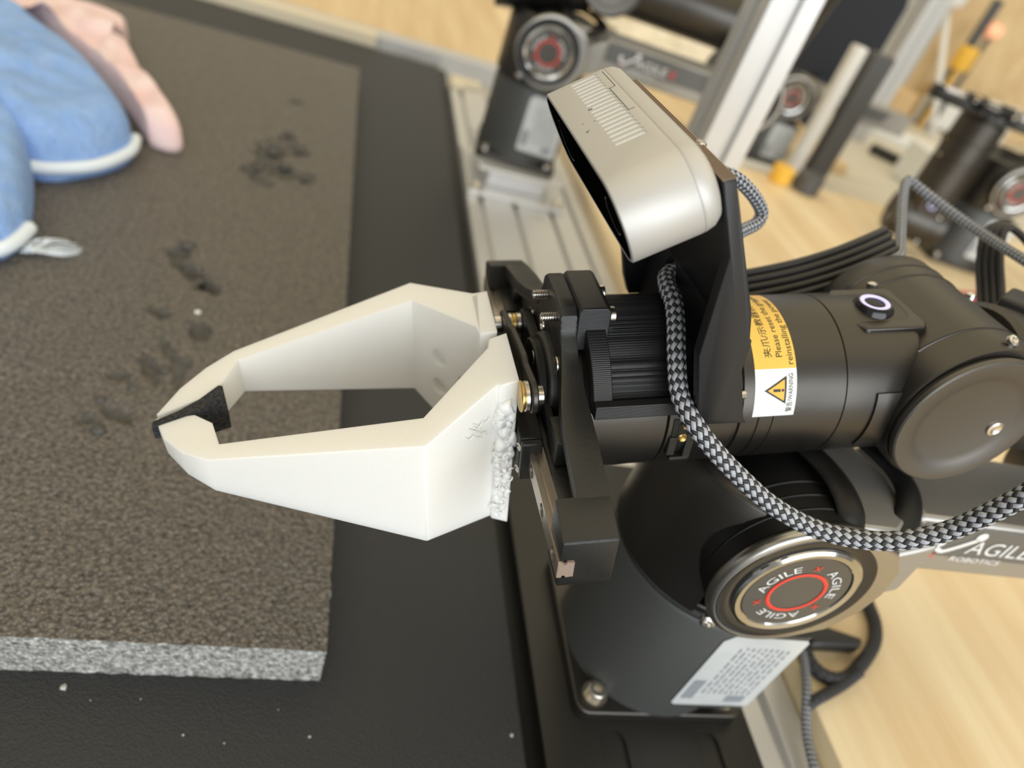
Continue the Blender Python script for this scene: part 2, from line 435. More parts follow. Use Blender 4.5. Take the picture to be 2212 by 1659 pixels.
for i, (x, y, r) in enumerate(((-73, 157, 1.3), (-44, 153, .28), (-25, 139, .45), (-9, 136, .35), (24, 139, .55), (113, 141, .8), (-62, 152, .25), (10, 150, .25))):
    bm = BM(); lump(bm, (0, 0, 0), r, i * 2.2, .5); o = build('lint_speck', bm, M_lint, sharp=180); o.location = (x * MM, y * MM, -.0058)
    tag(o, 'white lint speck on the black table in front of the mat', 'speck', 'lint specks on the black table')

# ------------------------------------------------------------------ towels
def puffy(poly, H, z0, seed, rings=26, per=14, amp=1.0):
    P = smooth_path([Vector((x, y, 0)) for x, y in poly] + [Vector((*poly[0], 0))], per)[:-1]
    c = sum(P, Vector()) / len(P); bm = BM(); prev = None
    for k in range(rings + 1):
        s = 1 - k / rings
        if s > 0:
            cur = []
            for p in P:
                q = c + (p - c) * (s ** .75 if s < 1 else 1)
                e = 1 - s
                h = H * (1 - (1 - min(1, e * 2.6)) ** 2) ** .5 if e > 0 else 0
                h += (e * 1.2 if e < .8 else .96) * amp * (9 * noise.noise(Vector((q.x * .018, q.y * .018, seed))) + 6 * noise.noise(Vector((q.x * .045, q.y * .045, seed + 4))))
                cur.append(bm.verts.new((q.x, q.y, z0 + max(h, 0.0) + (6 if s == 1 else 6))))
        else:
            cur = [bm.verts.new((c.x, c.y, prev[0].co.z))]
        if prev:
            n = len(prev)
            for a in range(n):
                if len(cur) == 1: bm.faces.new((prev[a], prev[(a + 1) % n], cur[0]))
                else: bm.faces.new((prev[a], prev[(a + 1) % n], cur[(a + 1) % n], cur[a]))
        prev = cur
        if k == 0: rim = list(cur)
    low = [bm.verts.new((v.co.x, v.co.y, z0)) for v in rim]
    n = len(rim)
    for a in range(n): bm.faces.new((rim[a], low[a], low[(a + 1) % n], rim[(a + 1) % n]))
    bm.faces.new(low)
    return bm
ZF = TH - 6 + .6
pt = build('pink_towel', puffy([(-420, 905), (-330, 868), (-243, 848), (-222, 805), (-226, 772), (-206, 756), (-184, 712), (-176, 690), (-160, 672), (-146, 648), (-139, 634), (-128, 612), (-134, 602), (-150, 604), (-156, 612), (-182, 655), (-222, 706), (-274, 760), (-316, 796), (-400, 822)], 24, ZF, 2.0, amp=2.0), M_pink, sharp=180)
tag(pt, 'rumpled pink terry towel behind the blue towel on the mat', 'towel')
bt = empty('blue_towel', loc=(-.25, .6, ZF * MM)); tag(bt, 'folded light blue towel with pale hem at the far left of the mat', 'towel')
IB = Matrix.Translation((.25, -.6, -ZF * MM))
o = build('folded_flap', puffy([(-400, 800), (-317, 776), (-278, 742), (-226, 690), (-190, 640), (-162, 594), (-158, 565), (-174, 532), (-205, 512), (-257, 560), (-330, 600), (-420, 680)], 36, ZF, 8.0), M_blue, bt, sharp=180, local=IB)
o = build('folded_flap', puffy([(-330, 640), (-262, 618), (-243, 608), (-222, 560), (-206, 518), (-187, 462), (-181, 430), (-188, 406), (-225, 392), (-300, 420), (-360, 500)], 30, ZF, 15.0), M_blue, bt, sharp=180, local=IB)
bm = BM(); tube(bm, [(-159, 592, ZF + 10), (-157, 565, ZF + 10), (-173, 530, ZF + 10), (-205, 510, ZF + 11), (-222, 528, ZF + 16)], 4.4, 10)
build('hem', bm, M_hem, bt, sharp=180, local=IB)
bm = BM(); tube(bm, [(-179, 436, ZF + 9), (-186, 404, ZF + 9), (-225, 390, ZF + 10), (-300, 421, ZF + 12)], 4.4, 10)
build('hem', bm, M_hem, bt, sharp=180, local=IB)
bm = BM(); random.seed(3)
for i in range(22):
    a = random.uniform(0, 6.28); tube(bm, [(-176 + random.uniform(-4, 4), 420 + random.uniform(-4, 4), ZF + 2), (-168 + 8 * math.cos(a), 424 + 8 * math.sin(a), ZF + 5), (-160 + 12 * math.cos(a), 428 + 9 * math.sin(a), ZF + 3)], .38, 5, 4)
o = build('loose_threads', bm, M_hem, bt, sharp=180, local=IB); o['kind'] = 'stuff'

# ------------------------------------------------------------------ robot arm (local frame: mm from the arm's base centre)
def wrap_cyl(cx, cy, r, th0, dirn=1):
    def fn(x, y):  # x mm along the circumference, y mm up
        a = th0 + dirn * x / r
        return (cx + r * math.cos(a), cy + r * math.sin(a), y)
    return fn
def patch(bm, fn, x0, x1, y0, y1, n=14, mi=0, m=1):
    vs_ = [[bm.verts.new(fn(x0 + (x1 - x0) * i / n, y0 + (y1 - y0) * j / m)) for i in range(n + 1)] for j in range(m + 1)]
    for j in range(m):
        for i in range(n):
            f = bm.faces.new((vs_[j][i], vs_[j][i + 1], vs_[j + 1][i + 1], vs_[j + 1][i])); f.material_index = mi

WRIST_PARTS = {}
def make_arm():
    root = empty('robot_arm', loc=BASE)
    # --- base
    bm = BM()
    r_, s_ = 7, 44.7
    pts = []
    for (cx_, cy_, a0) in ((s_ - r_, s_ - r_, 0), (-s_ + r_, s_ - r_, 90), (-s_ + r_, -s_ + r_, 180), (s_ - r_, -s_ + r_, 270)):
        pts += [(cx_ + r_ * math.cos(R(a0 + k * 15)), cy_ + r_ * math.sin(R(a0 + k * 15))) for k in range(7)]
    prism(bm, [(x, y + 2.5) for x, y in pts], 2, 0, 7)
    bp = build('base_plate', bm, M_anod, root, bevel=.8)
    for x in (-34.5, 34.5):
        for y in (-33, 37):
            bm = BM(); lathe(bm, (x, y, 6.9), (0, 0, 1), [(0, 6.2), (1, 6.2), (1, 4.3), (4.6, 4.3), (5, 3.9), (5, 2.3), (2.5, 2.1), (2.5, 0)], 20)
            build('bolt', bm, M_steel, bp)
    bm = BM()
    lathe(bm, (0, 1, 6.9), (0, 0, 1), [(0, 0), (0, 44), (1, 44), (72, 44), (74, 43.2), (74, 42), (77, 42), (77, 0)], 72)
    pl = [(0, -43)] + [(34 + 7 * math.sin(R(k * 15)), -36 - 7 * math.cos(R(k * 15))) for k in range(7)] + [(34 + 7 * math.cos(R(k * 15)), 38 + 7 * math.sin(R(k * 15))) for k in range(7)] + [(0, 45)]
    prism(bm, pl, 2, 17, 80)
    body = build('base_body', bm, M_base, root)
    bm = BM(); fn = lambda x, y: (x - 4, -43.25, y)
    lp = [(2, 20), (40, 20), (41.5, 21.5), (41.5, 76), (39.5, 78), (4, 78), (0, 74), (0, 22)]
    faces(bm, [fn(*q) for q in lp], [tuple(range(len(lp)))])
    lab = build('rating_label', bm, M_label2, body, recalc=False); lab['label'] = 'white rating label with fine print'
    # print on the label (unreadable fine print in the photograph: rows of grey strokes)
    bm = BM(); fn2 = lambda x, y: (x - 4, -43.4, y); random.seed(5)
    for i in range(9):
        y = 31.0; x = 11 + i * 3.0
        while y < 70:
            L = random.uniform(1.5, 5.5); patch(bm, fn2, x, x + 1.0, y, min(70, y + L), 2); y += L + random.uniform(.8, 2)
    patch(bm, fn2, 2.5, 8.5, 26, 42, 4); patch(bm, fn2, 26, 36, 24, 29.5, 4)
    build('label_print', bm, M_ink_grey, body, recalc=False)
    # --- shoulder housing: turning collar above the base
    bm = BM()
    z0, z1 = 84.2, 118
    for (t0, t1) in ((118, 239), (-60, 62)):
        lathe(bm, (0, 1, 0), (0, 0, 1), [(z0, 36), (z0, 44.2), (z0 + 1.5, 45.6), (z0 + 5, 45.8), (138, 45.4), (146, 43), (148, 39), (148, 36), (z0, 36)], 40, a0=t0, a1=t1, u=(1, 0, 0))
        n_ = 9
        for t in (t0, t1):
            c_, s__ = math.cos(R(t)), math.sin(R(t))
            faces(bm, [(r_ * c_, 1 + r_ * s__, z_) for z_, r_ in [(z0, 36), (z0, 44.2), (z0 + 1.5, 45.6), (z0 + 5, 45.8), (138, 45.4), (146, 43), (148, 39), (148, 36)]], [tuple(range(8))])
    lathe(bm, (0, 1, 0), (0, 0, 1), [(82, 0), (82, 41), (87, 41), (87, 0)], 48)
    sh = build('shoulder_housing', bm, M_anod, root, bevel=1.2)
    bm = BM(); lathe(bm, (-22, -45, 92), (-.4, -1, 0), [(0, 3.2), (2, 3.2), (2.6, 2), (1.2, 1.4), (1.2, 0)], 16); build('screw', bm, M_steel, sh)
    # --- shoulder motor: drum lying along y with ring grooves
    zc = 121.0
    prof = [(0, 0), (0, 32.5)]
    for s in (6.5, 13, 19.5): prof += [(s - .5, 32.5), (s - .2, 32.9), (s + .2, 31.8), (s + .6, 32.5)]
    prof += [(98, 32.5), (100, 31), (100, 0)]
    bm = BM(); lathe(bm, (0, -44, zc), (0, 1, 0), prof, 72)
    build('shoulder_motor', bm, M_dark, root)
    # --- shiny end cap: round rim with a chamfered ear that runs into the upper link
    bm = BM(); pts = []
    for k in range(0, 37):
        a = 62 + 236 * k / 36; pts.append((34.5 * math.cos(R(a)), zc + 34.5 * math.sin(R(a))))
    pts += [(28, zc - 24), (36, zc - 10), (38, zc + 2), (36, zc + 15), (28, zc + 26)]
    prism(bm, pts, 1, -50.2, -44.5)
    capm = build('shoulder_cap', bm, M_satin, root, bevel=2.2, seg=4); capm['label'] = 'bright metal end cap with a chamfered ear'
    XB = -1.5
    bm = BM(); lathe(bm, (XB, -50.0, zc), (0, -1, 0), [(0, 30.8), (.4, 30.2), (.2, 25), (-.3, 24)], 72); build('dark_ring', bm, M_gloss, capm)
    bm = BM(); lathe(bm, (XB, -50, zc), (0, -1, 0), [(-.2, 25), (.8, 24.7), (1.5, 23.4), (1.1, 21.3), (-.3, 20)], 72); build('inner_ring', bm, M_chrome, capm)
    bm = BM(); lathe(bm, (XB, -50.4, zc), (0, -1, 0), [(0, 0), (0, 20.6), (.35, 20.4), (.35, 0)], 64); bd = build('badge', bm, M_badge, capm)
    bm = BM(); lathe(bm, (XB, -50.95, zc), (0, -1, 0), [(0, 10.2), (.12, 10.4), (.12, 11.6), (0, 11.8)], 64); build('red_ring', bm, M_ink_red, capm)
    def on_arc(phi, rad):
        def f(x, y):
            a = phi - x / rad; rr = rad + y
            return (XB + rr * math.cos(a), -50.95, zc + rr * math.sin(a))
        return f
    bm = BM()
    for ph in (150, 30, -90):
        bmr = BM()
        text(bm, 'AGILE', 5.0, on_arc(R(ph), 13.4), 'CENTER', width=17)
        text(bmr, 'x', 6.0, on_arc(R(ph - 60), 13.6), 'CENTER'); build('badge_cross', bmr, M_ink_red, capm, recalc=False)
    build('badge_lettering', bm, M_ink_white, capm, recalc=False)
    # --- upper link: bar along x with inset side panel
    lx0, lx1 = 46.0, 212.0
    bm = BM(); z0, z1, y0, y1 = 116, 148, -30, 13
    prism(bm, [(lx0, z0), (lx0 + 6, z1), (lx1, z1), (lx1, z0)], 1, y0, y1)
    prism(bm, [(28, 104), (34, 138), (lx0 + 6, 147), (lx0 + 8, 117)], 1, -43, 12)
    ul = build('upper_link', bm, M_linksilver, root, bevel=2)
    bm = BM(); prism(bm, [(lx0 + 5, z0 + 11), (lx0 + 10, z1 - 2.5), (lx1 - 38, z1 - 2.5), (lx1 - 46, z0 + 11)], 1, y0 - .5, y0 + 2)
    sp_ = build('side_panel', bm, M_inset, ul, bevel=.3)
    def on_side(x0, zb, sc=1):
        return lambda x, y: (x0 + x, y0 - .75, zb + y)
    bm = BM(); text(bm, 'AGILE', 11.5, on_side(86, 130.5), width=34); text(bm, 'ROBOTICS', 4.2, on_side(82, 125.0), width=27)
    # swoosh mark: a long tick with a round head
    P = [Vector((70 + t * 17, y0 - .8, 130 + 9 * abs(t - .25) ** 1.2 * (1.5 if t > .25 else 1.2))) for t in [i / 14 for i in range(15)]]
    sweep(bm, P, frames(P, (0, 0, 1)), [(-1.1, -.1), (1.1, -.1), (1.1, .1), (-1.1, .1)])
    cyl(bm, (70.5, y0 - .9, 135), (70.5, y0 - .7, 135), 2.0, 14); cyl(bm, (87, y0 - .9, 141), (87, y0 - .7, 141), 2.6, 14)
    build('brand_lettering', bm, M_ink_white, ul)
    bm = BM(); text(bm, 'X', 11.5, on_side(122, 130.5)); build('brand_cross', bm, M_ink_red, ul, recalc=False); bm = BM(); text(bm, '<', 7, on_side(69.5, 124.5)); build('brand_cross', bm, M_ink_red, ul, recalc=False)
    bm = BM(); prism(bm, [(8, -43), (28, -43), (39, -34), (41, -14), (26, 18), (2, 18), (9, -10)], 2, 138, 152); build('link_cover', bm, M_linksilver, root, bevel=1.5)
    # --- elbow and forearm (mostly beyond the frame)
    ex, ez = 205.0, 140.0
    bm = BM(); prism(bm, [(ex - 30, 118), (ex - 30, 148), (ex - 8, 172), (ex + 16, 172), (ex + 16, 128), (ex + 4, 118)], 1, -28, 12); build('elbow_bracket', bm, M_linksilver, root, bevel=2)
    bm = BM(); cyl(bm, (ex, -44, ez), (ex, 46, ez), 32.5, 56, bev=2); eb = build('elbow_motor', bm, M_anod, root)
    bm = BM(); lathe(bm, (ex, -43, ez), (0, -1, 0), [(0, 34), (5, 34), (6.5, 32.5), (6.5, 31), (6.0, 27)], 64); ec = build('elbow_cap', bm, M_satin, root)
    bm = BM(); lathe(bm, (ex, -49.0, ez), (0, -1, 0), [(0, 31), (.6, 30.5), (.4, 20), (0, 0)], 64); build('dark_ring', bm, M_gloss, ec)
    bm = BM(); lathe(bm, (ex, -49.6, ez), (0, -1, 0), [(0, 10.2), (.12, 10.4), (.12, 12.0), (0, 12.2)], 48); build('red_ring', bm, M_ink_red, ec)
    bm = BM(); cyl(bm, (ex + 4, -2, ez + 20), (ex + 30, -2, ez + 150), 30, 40, bev=2); build('elbow_tube', bm, M_anod, root)
    # --- black cable sleeves looped above the shoulder
    for P, wd in (([(-16, 18, 156), (-6, 4, 157), (1, -10, 157), (5, -20, 157), (6.5, -30, 156.5), (7, -39, 154), (8, -44, 148)], 12), ([(20, 24, 156), (30, 8, 157), (37, -4, 157), (42, -14, 156), (43, -24, 154), (38, -34, 151), (30, -41, 147)], 12)):
        bm = BM(); Q = smooth_path(P, 8); F = frames(Q, (0.85, .5, 0))
        sweep(bm, Q, F, [(wd * .5 * math.cos(t * .5236), 2.6 * math.sin(t * .5236)) for t in range(12)])
        build('cable_sleeve', bm, M_dark, root, sharp=60)
    # --- wrist group in its own frame
    L = BASE_INV @ G4
    def wpart(name, bm, m, **k):
        o = build(name, bm, m, root, local=L, **k); WRIST_PARTS[o.name.split('.')[0]] = 1; return o
    # wrist body (bored round the axis a)
    ax = (1, 0, 0)
    prof = [(-56, 0), (-56, 29.0), (-55.5, 29.8), (-32.5, 30), (-32, 29.2), (-30.5, 29.2), (-30, 30), (-24.2, 30), (-24, 29.6), (-23.6, 29.6), (-23.4, 30), (-18.8, 30), (-18.6, 29.7), (-18.3, 29.7), (-18.1, 30),
            (7.2, 30), (7.4, 29.6), (7.7, 29.6), (7.9, 30), (36, 30), (38, 29.2), (38, 0)]
    bm = BM(); lathe(bm, (0, 0, 0), ax, prof, 96, u=(0, 1, 0)); wb = wpart('wrist_body', bm, M_anod)
    # flat pad carrying the push button
    bm = BM(); prism(bm, [(14, -9), (18, -13.5), (40, -13.5), (42, -11), (42, 11), (40, 13), (18, 13), (14, 9)], 2, 22, 28.6)
    pd = wpart('button_pad', bm, M_anod, bevel=.8)
    bm = BM(); lathe(bm, (26.5, -1.2, 28.6), (0, 0, 1), [(-.6, 7.4), (1.2, 7.2), (3.0, 5.8), (2.9, 4.9)], 36); build('button_bezel', bm, M_gloss, pd)
    bm = BM(); lathe(bm, (26.5, -1.2, 30.8), (0, 0, 1), [(.4, 5.4), (.75, 5.2), (.75, 3.8), (.4, 3.6)], 36); build('ring_light', bm, M_led, pd)
    bm = BM(); lathe(bm, (26.5, -1.2, 30.4), (0, 0, 1), [(.2, 5.4), (.7, 3.8), (0.6, 0)], 36); build('button_face', bm, M_dark, pd)
    # warning label wrapped on the wrist (theta measured from +b towards +c)
    def on_wrist(r):
        return lambda x, t: (x, r * math.cos(R(t)), r * math.sin(R(t)))
    def wpatch(bm, x0, x1, t0, t1, r, n=20, mi=0):
        patch(bm, lambda x, y: on_wrist(r)(y, x), t0, t1, x0, x1, n, mi)
    bm = BM(); wpatch(bm, -26.3, -11.2, 138, 169.5, 30.12); l1 = wpart('warning_label_white', bm, M_label, recalc=False)
    bm = BM(); wpatch(bm, -26.3, -11.2, 66, 138, 30.12); l2 = wpart('warning_label_yellow', bm, M_yellow, recalc=False)
    def txt_wrist(a_base, th0):
        # text runs up the label: x mm -> decreasing theta, glyph height -> towards -a
        return lambda x, y: (a_base - y, 30.2 * math.cos(R(th0) - x / 30.2), 30.2 * math.sin(R(th0) - x / 30.2))
    bm = BM()
    text(bm, '夹爪/示教器拆装时', 3.2, txt_wrist(-19.8, 131), width=30)
    text(bm, 'Please reset the gripper', 3.3, txt_wrist(-15.9, 131), width=32)
    text(bm, 'reinstalling the power', 3.3, txt_wrist(-12.2, 136), width=30)
    build('yellow_text', bm, M_ink, l2, recalc=False)
    bm = BM(); text(bm, '警告/WARNING', 2.4, txt_wrist(-12.6, 167), width=13.4); build('white_text', bm, M_ink, l1, recalc=False)
    def tri(bm, k, r, mi=0):
        # triangle pointing towards -a
        N = 16
        for q in range(N):
            t0, t1 = -1 + 2 * q / N, -1 + 2 * (q + 1) / N
            P4 = []
            for t in (t0, t1):
                th = 152 + 9.2 * k * t; tip = (-18.6 + .5) - 4.9 * k + 8.0 * k * abs(t)
                P4 += [(tip, th), ((-18.6 + .5) + 3.1 * k, th)]
            faces(bm, [on_wrist(r)(*P4[0]), on_wrist(r)(*P4[1]), on_wrist(r)(*P4[3]), on_wrist(r)(*P4[2])], [(0, 1, 2, 3)], mi)
    bm = BM(); tri(bm, 1.0, 30.24); build('triangle_border', bm, M_ink, l1, recalc=False)
    bm = BM(); tri(bm, .76, 30.30); build('triangle', bm, M_ink_orange, l1, recalc=False)
    bm = BM(); wpatch(bm, -19.8, -17.2, 151.1, 152.9, 30.40, 2); wpatch(bm, -16.8, -16.0, 151.1, 152.9, 30.40, 2); build('exclamation_mark', bm, M_ink, l1, recalc=False)
    # connector port with two brass screws, cover plates at the yoke end, steel pin
    bm = BM(); wpatch(bm, -54, -43, 168, 196, 30.15, 10); wpatch(bm, -52, -45, 171, 190, 30.3, 8, 0)
    pc = wpart('connector_port', bm, M_dark, recalc=False)
    bm = BM(); box(bm, -54.5, -51.5, -30.6, -28, -9, -1); box(bm, -48.5, -45.5, -30.6, -28, -11, 2); box(bm, -53, -46, -30.7, -28.5, -11.5, -10); build('port_frame', bm, M_cast, pc, bevel=.3)
    for c_, a_ in ((4.2, -49.6), (-1.4, -49.9)):
        bm = BM(); lathe(bm, (a_, -29.6, c_), (0, -1, 0.1), [(0, 1.7), (.8, 1.7), (1.2, 1.2), (.9, .5), (.9, 0)], 16); build('brass_screw', bm, M_brass, pc)
    bm = BM(); lathe(bm, (-31.4, -26.9, 13.4), (-1, -.25, .1), [(-1.2, 0), (-1.2, 1.6), (1.0, 1.6), (1.2, 1.2), (1.2, 0)], 14); wpart('steel_pin', bm, M_steel)
    bm = BM(); patch(bm, lambda t, x: on_wrist(30.7)(x, t), 158, 205, 19.5, 40, 12)
    patch(bm, lambda t, x: on_wrist(30.7 - 1.2 * (x > 1))(19.5, t), 158, 205, 0, 2, 12)
    wpart('yoke_cover', bm, M_anod, recalc=False)
    # wrist pitch drum with broad end disc
    J = Vector((55, 0, 1.0))
    prof = [(-32, 0), (-32, 29.5), (-31, 30.2), (-20, 30.2), (-19.7, 30.6), (-19.4, 29.7), (-19, 30.2), (17, 30.2), (17.3, 30.6), (17.6, 29.7), (18, 30.2), (24.6, 30.2), (24.9, 30.6), (25.2, 29.7), (25.5, 30.2), (33, 30.2), (35, 29), (35, 0)]
    bm = BM(); lathe(bm, J + Vector((2, 0, 0)), (0, 1, 0), prof, 80); pj = wpart('wrist_pitch_drum', bm, M_anod)
    bm = BM(); lathe(bm, J + Vector((0, -30, 0)), (0, -1, 0), [(0, 26), (4, 27.9), (5.5, 27.6), (6, 27), (6.0, 21.8), (5.0, 20), (4.2, 17), (4.2, 0)], 72)
    pd2 = wpart('pitch_end_disc', bm, M_satin)
    pd2.data.materials[0] = M_disc
    bm = BM(); lathe(bm, J + Vector((13.5, -34.2, -4)), (0, -1, 0), [(0, 3.3), (.8, 3.1), (1.1, 2.2), (.6, 1.3), (.6, 0)], 18); build('screw', bm, M_steel, pd2)
    bm = BM(); lathe(bm, J + Vector((5, -29, 31)), (0.1, -.6, .8), [(0, 2.2), (1.2, 2.0), (1.5, 1.2), (.9, 0)], 14); build('screw', bm, M_steel, pj)
    for q in ((J.x - 16, 18, 26.5), (J.x + 22, 30, 20), (J.x + 24, 12, 24)):
        bm = BM(); lathe(bm, q, (0, .2, 1), [(-1, 2.0), (1, 1.9), (1.3, 1.1), (.7, 0)], 12); build('screw', bm, M_steel, pj)
    # forearm tube from the pitch drum back to the elbow
    bm = BM(); cyl(bm, J + Vector((24, 0, -4)), J + Vector((130, 0, -30)), 28, 40, bev=2); wpart('forearm', bm, M_anod)
    return root
BASE_INV = Matrix.Translation(BASE).inverted()
arm = make_arm()
tag(arm, 'near black robot arm bolted to the slotted plate, carrying the white fingers', 'robot arm', 'black robot arms')

# ------------------------------------------------------------------ gripper (wrist frame)
def gp(name, m4): return empty(name, m4)
GX = G4 @ Matrix.Translation((-0.095, 0, 0)); GI = Matrix.Translation((0.095, 0, 0))
grip = gp('gripper', GX)
tag(grip, 'two-finger gripper with white printed claw fingers on a black rail bracket', 'gripper')
def gpart(name, bm, m, parent=None, **k): return build(name, bm, m, parent or grip, local=GI if parent is None else None, **k)
top = [(-78, 8.5), (-66, 12.8), (-48, 18.5), (-31, 22.5), (-20, 27), (-14.5, 33), (-13, 38), (-10, 40.3)]
outline = top + [(-b, c) for b, c in reversed(top)]
bm = BM()
bot = [(78, -10), (40, -12), (28, -26), (-28, -26), (-40, -12), (-78, -10)]
low_o = [(b * .985, c - 2.0) for b, c in outline]
prism(bm, low_o + bot, 0, -91.5, -87.3)                                   # back wall
fine = []
for (b0, c0), (b1, c1) in zip(outline, outline[1:]):
    fine += [(b0 + (b1 - b0) * k / 4, c0 + (c1 - c0) * k / 4) for k in range(4)]
fine.append(outline[-1])
st_ = []
for b, c in fine:                                                          # top rim, wider towards the end blocks
    t = max(0, min(1, (abs(b) - 15) / 30)); t = t * t * (3 - 2 * t); fa = -92.6 - 4.2 * t
    st_.append([bm.verts.new(q) for q in ((fa, b, c), (-87, b, c), (-87, b * .985, c - 5), (fa, b * .985, c - 5))])
for A, B in zip(st_, st_[1:]):
    for k in range(4): bm.faces.new((A[k], A[(k + 1) % 4], B[(k + 1) % 4], B[k]))
bm.faces.new(st_[0]); bm.faces.new(st_[-1])
mid = [p for p in outline if abs(p[0]) < 50]
prism(bm, [(b * .97, c - 1.5) for b, c in mid] + [(46, -7), (-46, -7)], 0, -92.4, -88)   # filled centre
for s in (-1, 1):
    prism(bm, [(s * 78, 8.5), (s * 65.5, 13), (s * 65.5, -10), (s * 78, -10)], 0, -103.1, -87)
    prism(bm, [(s * 66, 3), (s * 66, -9.5), (s * 46, -9.5), (s * 46, 3)], 0, -98.8, -91)
    cyl(bm, (-91, s * 57, 6), (-95, s * 57, 6), 5.5, 20); 
prism(bm, [(-47, 1.6), (47, 1.6), (47, -8), (-47, -8)], 0, -98.8, -91)
cyl(bm, (-88, -4, 6), (-95.5, -4, 6), 17, 40, bev=1)
box(bm, -97.5, -92, -43, -30, 2.2, 12)
fr = gpart('rail_bracket', bm, M_cast, bevel=.7)
cut = BM(); box(cut, -120, -99.0, -90, 90, -6.0, 1.6)
for q in (-7, 7): cyl(cut, (-112, q, 34), (-80, q, 34), 1.72, 20)
boolean_cut(fr, cut)
b_ = fr.modifiers.new('bevel', 'BEVEL'); b_.width = .0007; b_.segments = 2; b_.limit_method = 'ANGLE'; b_.angle_limit = R(40)
# countersunk screws in the bracket face
FACE_SCREWS = ((-14.5, 20.0), (9.5, 19.8), (27, 13))
for b, c in FACE_SCREWS:
    bm = BM(); lathe(bm, (-92.5, b, c), (-1, 0, 0), [(0, 3.0), (.35, 2.9), (.25, 1.5), (-.8, 1.3), (-.8, 0)], 18); build('face_screw', bm, M_steel, fr)
# linear rail with side grooves and counterbored holes
bm = BM()
prism(bm, [(-103.6, -5.6), (-98.8, -5.6), (-98.8, 1.1), (-103.6, 1.1)], 1, -77.8, 77.8)
rl = gpart('linear_rail', bm, M_rail)
cut = BM()
for s in (-5.6, 1.1): box(cut, -102.1, -101.0, -90, 90, s - .75, s + .75)
for k in range(10): cyl(cut, (-110, -72.5 + k * 16.2, -2.25), (-101.2, -72.5 + k * 16.2, -2.25), 2.3, 20)
boolean_cut(rl, cut)
for s in (-1, 1):
    bm = BM(); y0_, y1_ = (s * 77.8, s * 78.35)
    prism(bm, [(-103.5, -5.3), (-103.5, -4), (-103.5, .8), (-102.2, 1.0), (-102.0, .2), (-101.2, .2), (-101.0, 1.0), (-98.9, .9), (-98.8, -5.3), (-101, -5.4), (-101.2, -4.6), (-102, -4.6), (-102.2, -5.4)], 1, min(y0_, y1_), max(y0_, y1_))
    build('rail_end', bm, M_copper, rl)
# sliding carriages
for s in (-1, 1):
    bm = BM(); box(bm, -106.6, -99.2, min(s * 10, s * 33), max(s * 10, s * 33), -10.5, 5.6)
    ca = gpart('slide_carriage', bm, M_dark, bevel=.4)
    bm = BM(); box(bm, -106.4, -99.6, min(s * 33, s * 35.6), max(s * 33, s * 35.6), -10.2, 5.2); ec = build('end_cap', bm, M_cast, ca, bevel=.5)
    for c_ in (-8.2, 1.6):
        bm = BM(); lathe(bm, (-106.0, s * 32.2, c_), (-1, -.35, 0), [(0, 1.5), (.8, 1.45), (1, .9), (.6, .5), (.6, 0)], 14); build('screw', bm, M_steel, ca)
# crank and links
bm = BM(); lathe(bm, (-95.6, -4, 6), (-1, 0, 0), [(0, 15), (2.6, 15), (3.0, 14.4), (3.0, 5), (2.0, 4.4), (2.0, 0)], 40)
def capsule(bm, p, q, r0, r1, lo, hi):
    d = math.atan2(q[1] - p[1], q[0] - p[0]); pts = []
    for k in range(13): a = d + math.pi / 2 + math.pi * k / 12; pts.append((p[0] + r0 * math.cos(a), p[1] + r0 * math.sin(a)))
    for k in range(13): a = d - math.pi / 2 + math.pi * k / 12; pts.append((q[0] + r1 * math.cos(a), q[1] + r1 * math.sin(a)))
    prism(bm, pts, 0, lo, hi)
capsule(bm, (0, 8), (24.5, 11), 9, 5.4, -96.9, -93.0); capsule(bm, (0, 4), (-24, 2), 9, 5.2, -96.9, -94)
ck = gpart('crank', bm, M_dark, bevel=.5)
for b, c in ((-6, 17.5), (-14, 10), (-3, -4)):
    bm = BM(); lathe(bm, (-98.5, b, c), (-1, 0, 0), [(0, 2.3), (.25, 2.2), (-.2, 1.2), (-.6, 0)], 16); build('crank_screw', bm, M_satin, ck)
bm = BM(); capsule(bm, (24.5, 11), (-30, 20.5), 5.2, 5.6, -104.4, -102.3); capsule(bm, (6, 14), (-14, 17.6), 7.0, 7.2, -104.4, -102.3)
lk = gpart('link_bar', bm, M_anod, bevel=.5)
def pin(parts, b, c):
    root_ = None
    for (nm, a0, a1, r, m) in parts:
        bm = BM(); lathe(bm, (a0, b, c), (1, 0, 0), [(0, 0), (0, r - .4), (.4, r), (a1 - a0 - .4, r), (a1 - a0, r - .4), (a1 - a0, 0)], 24)
        if root_ is None: root_ = gpart(nm, bm, m)
        else: build(nm, bm, m, root_)
    return root_
pin([('pivot_pin', -107.4, -104.4, 3.2, M_steel), ('washer', -102.3, -100.5, 4.0, M_steel), ('brass_washer', -100.4, -99.1, 3.9, M_brass), ('washer', -99.0, -97.0, 4.1, M_steel)], 24.5, 11)
pin([('pivot_pin', -102.3, -99.9, 3.1, M_steel), ('brass_washer', -107.5, -106.4, 5.0, M_brass), ('washer', -106.3, -104.5, 4.9, M_steel)], -30, 20.5)

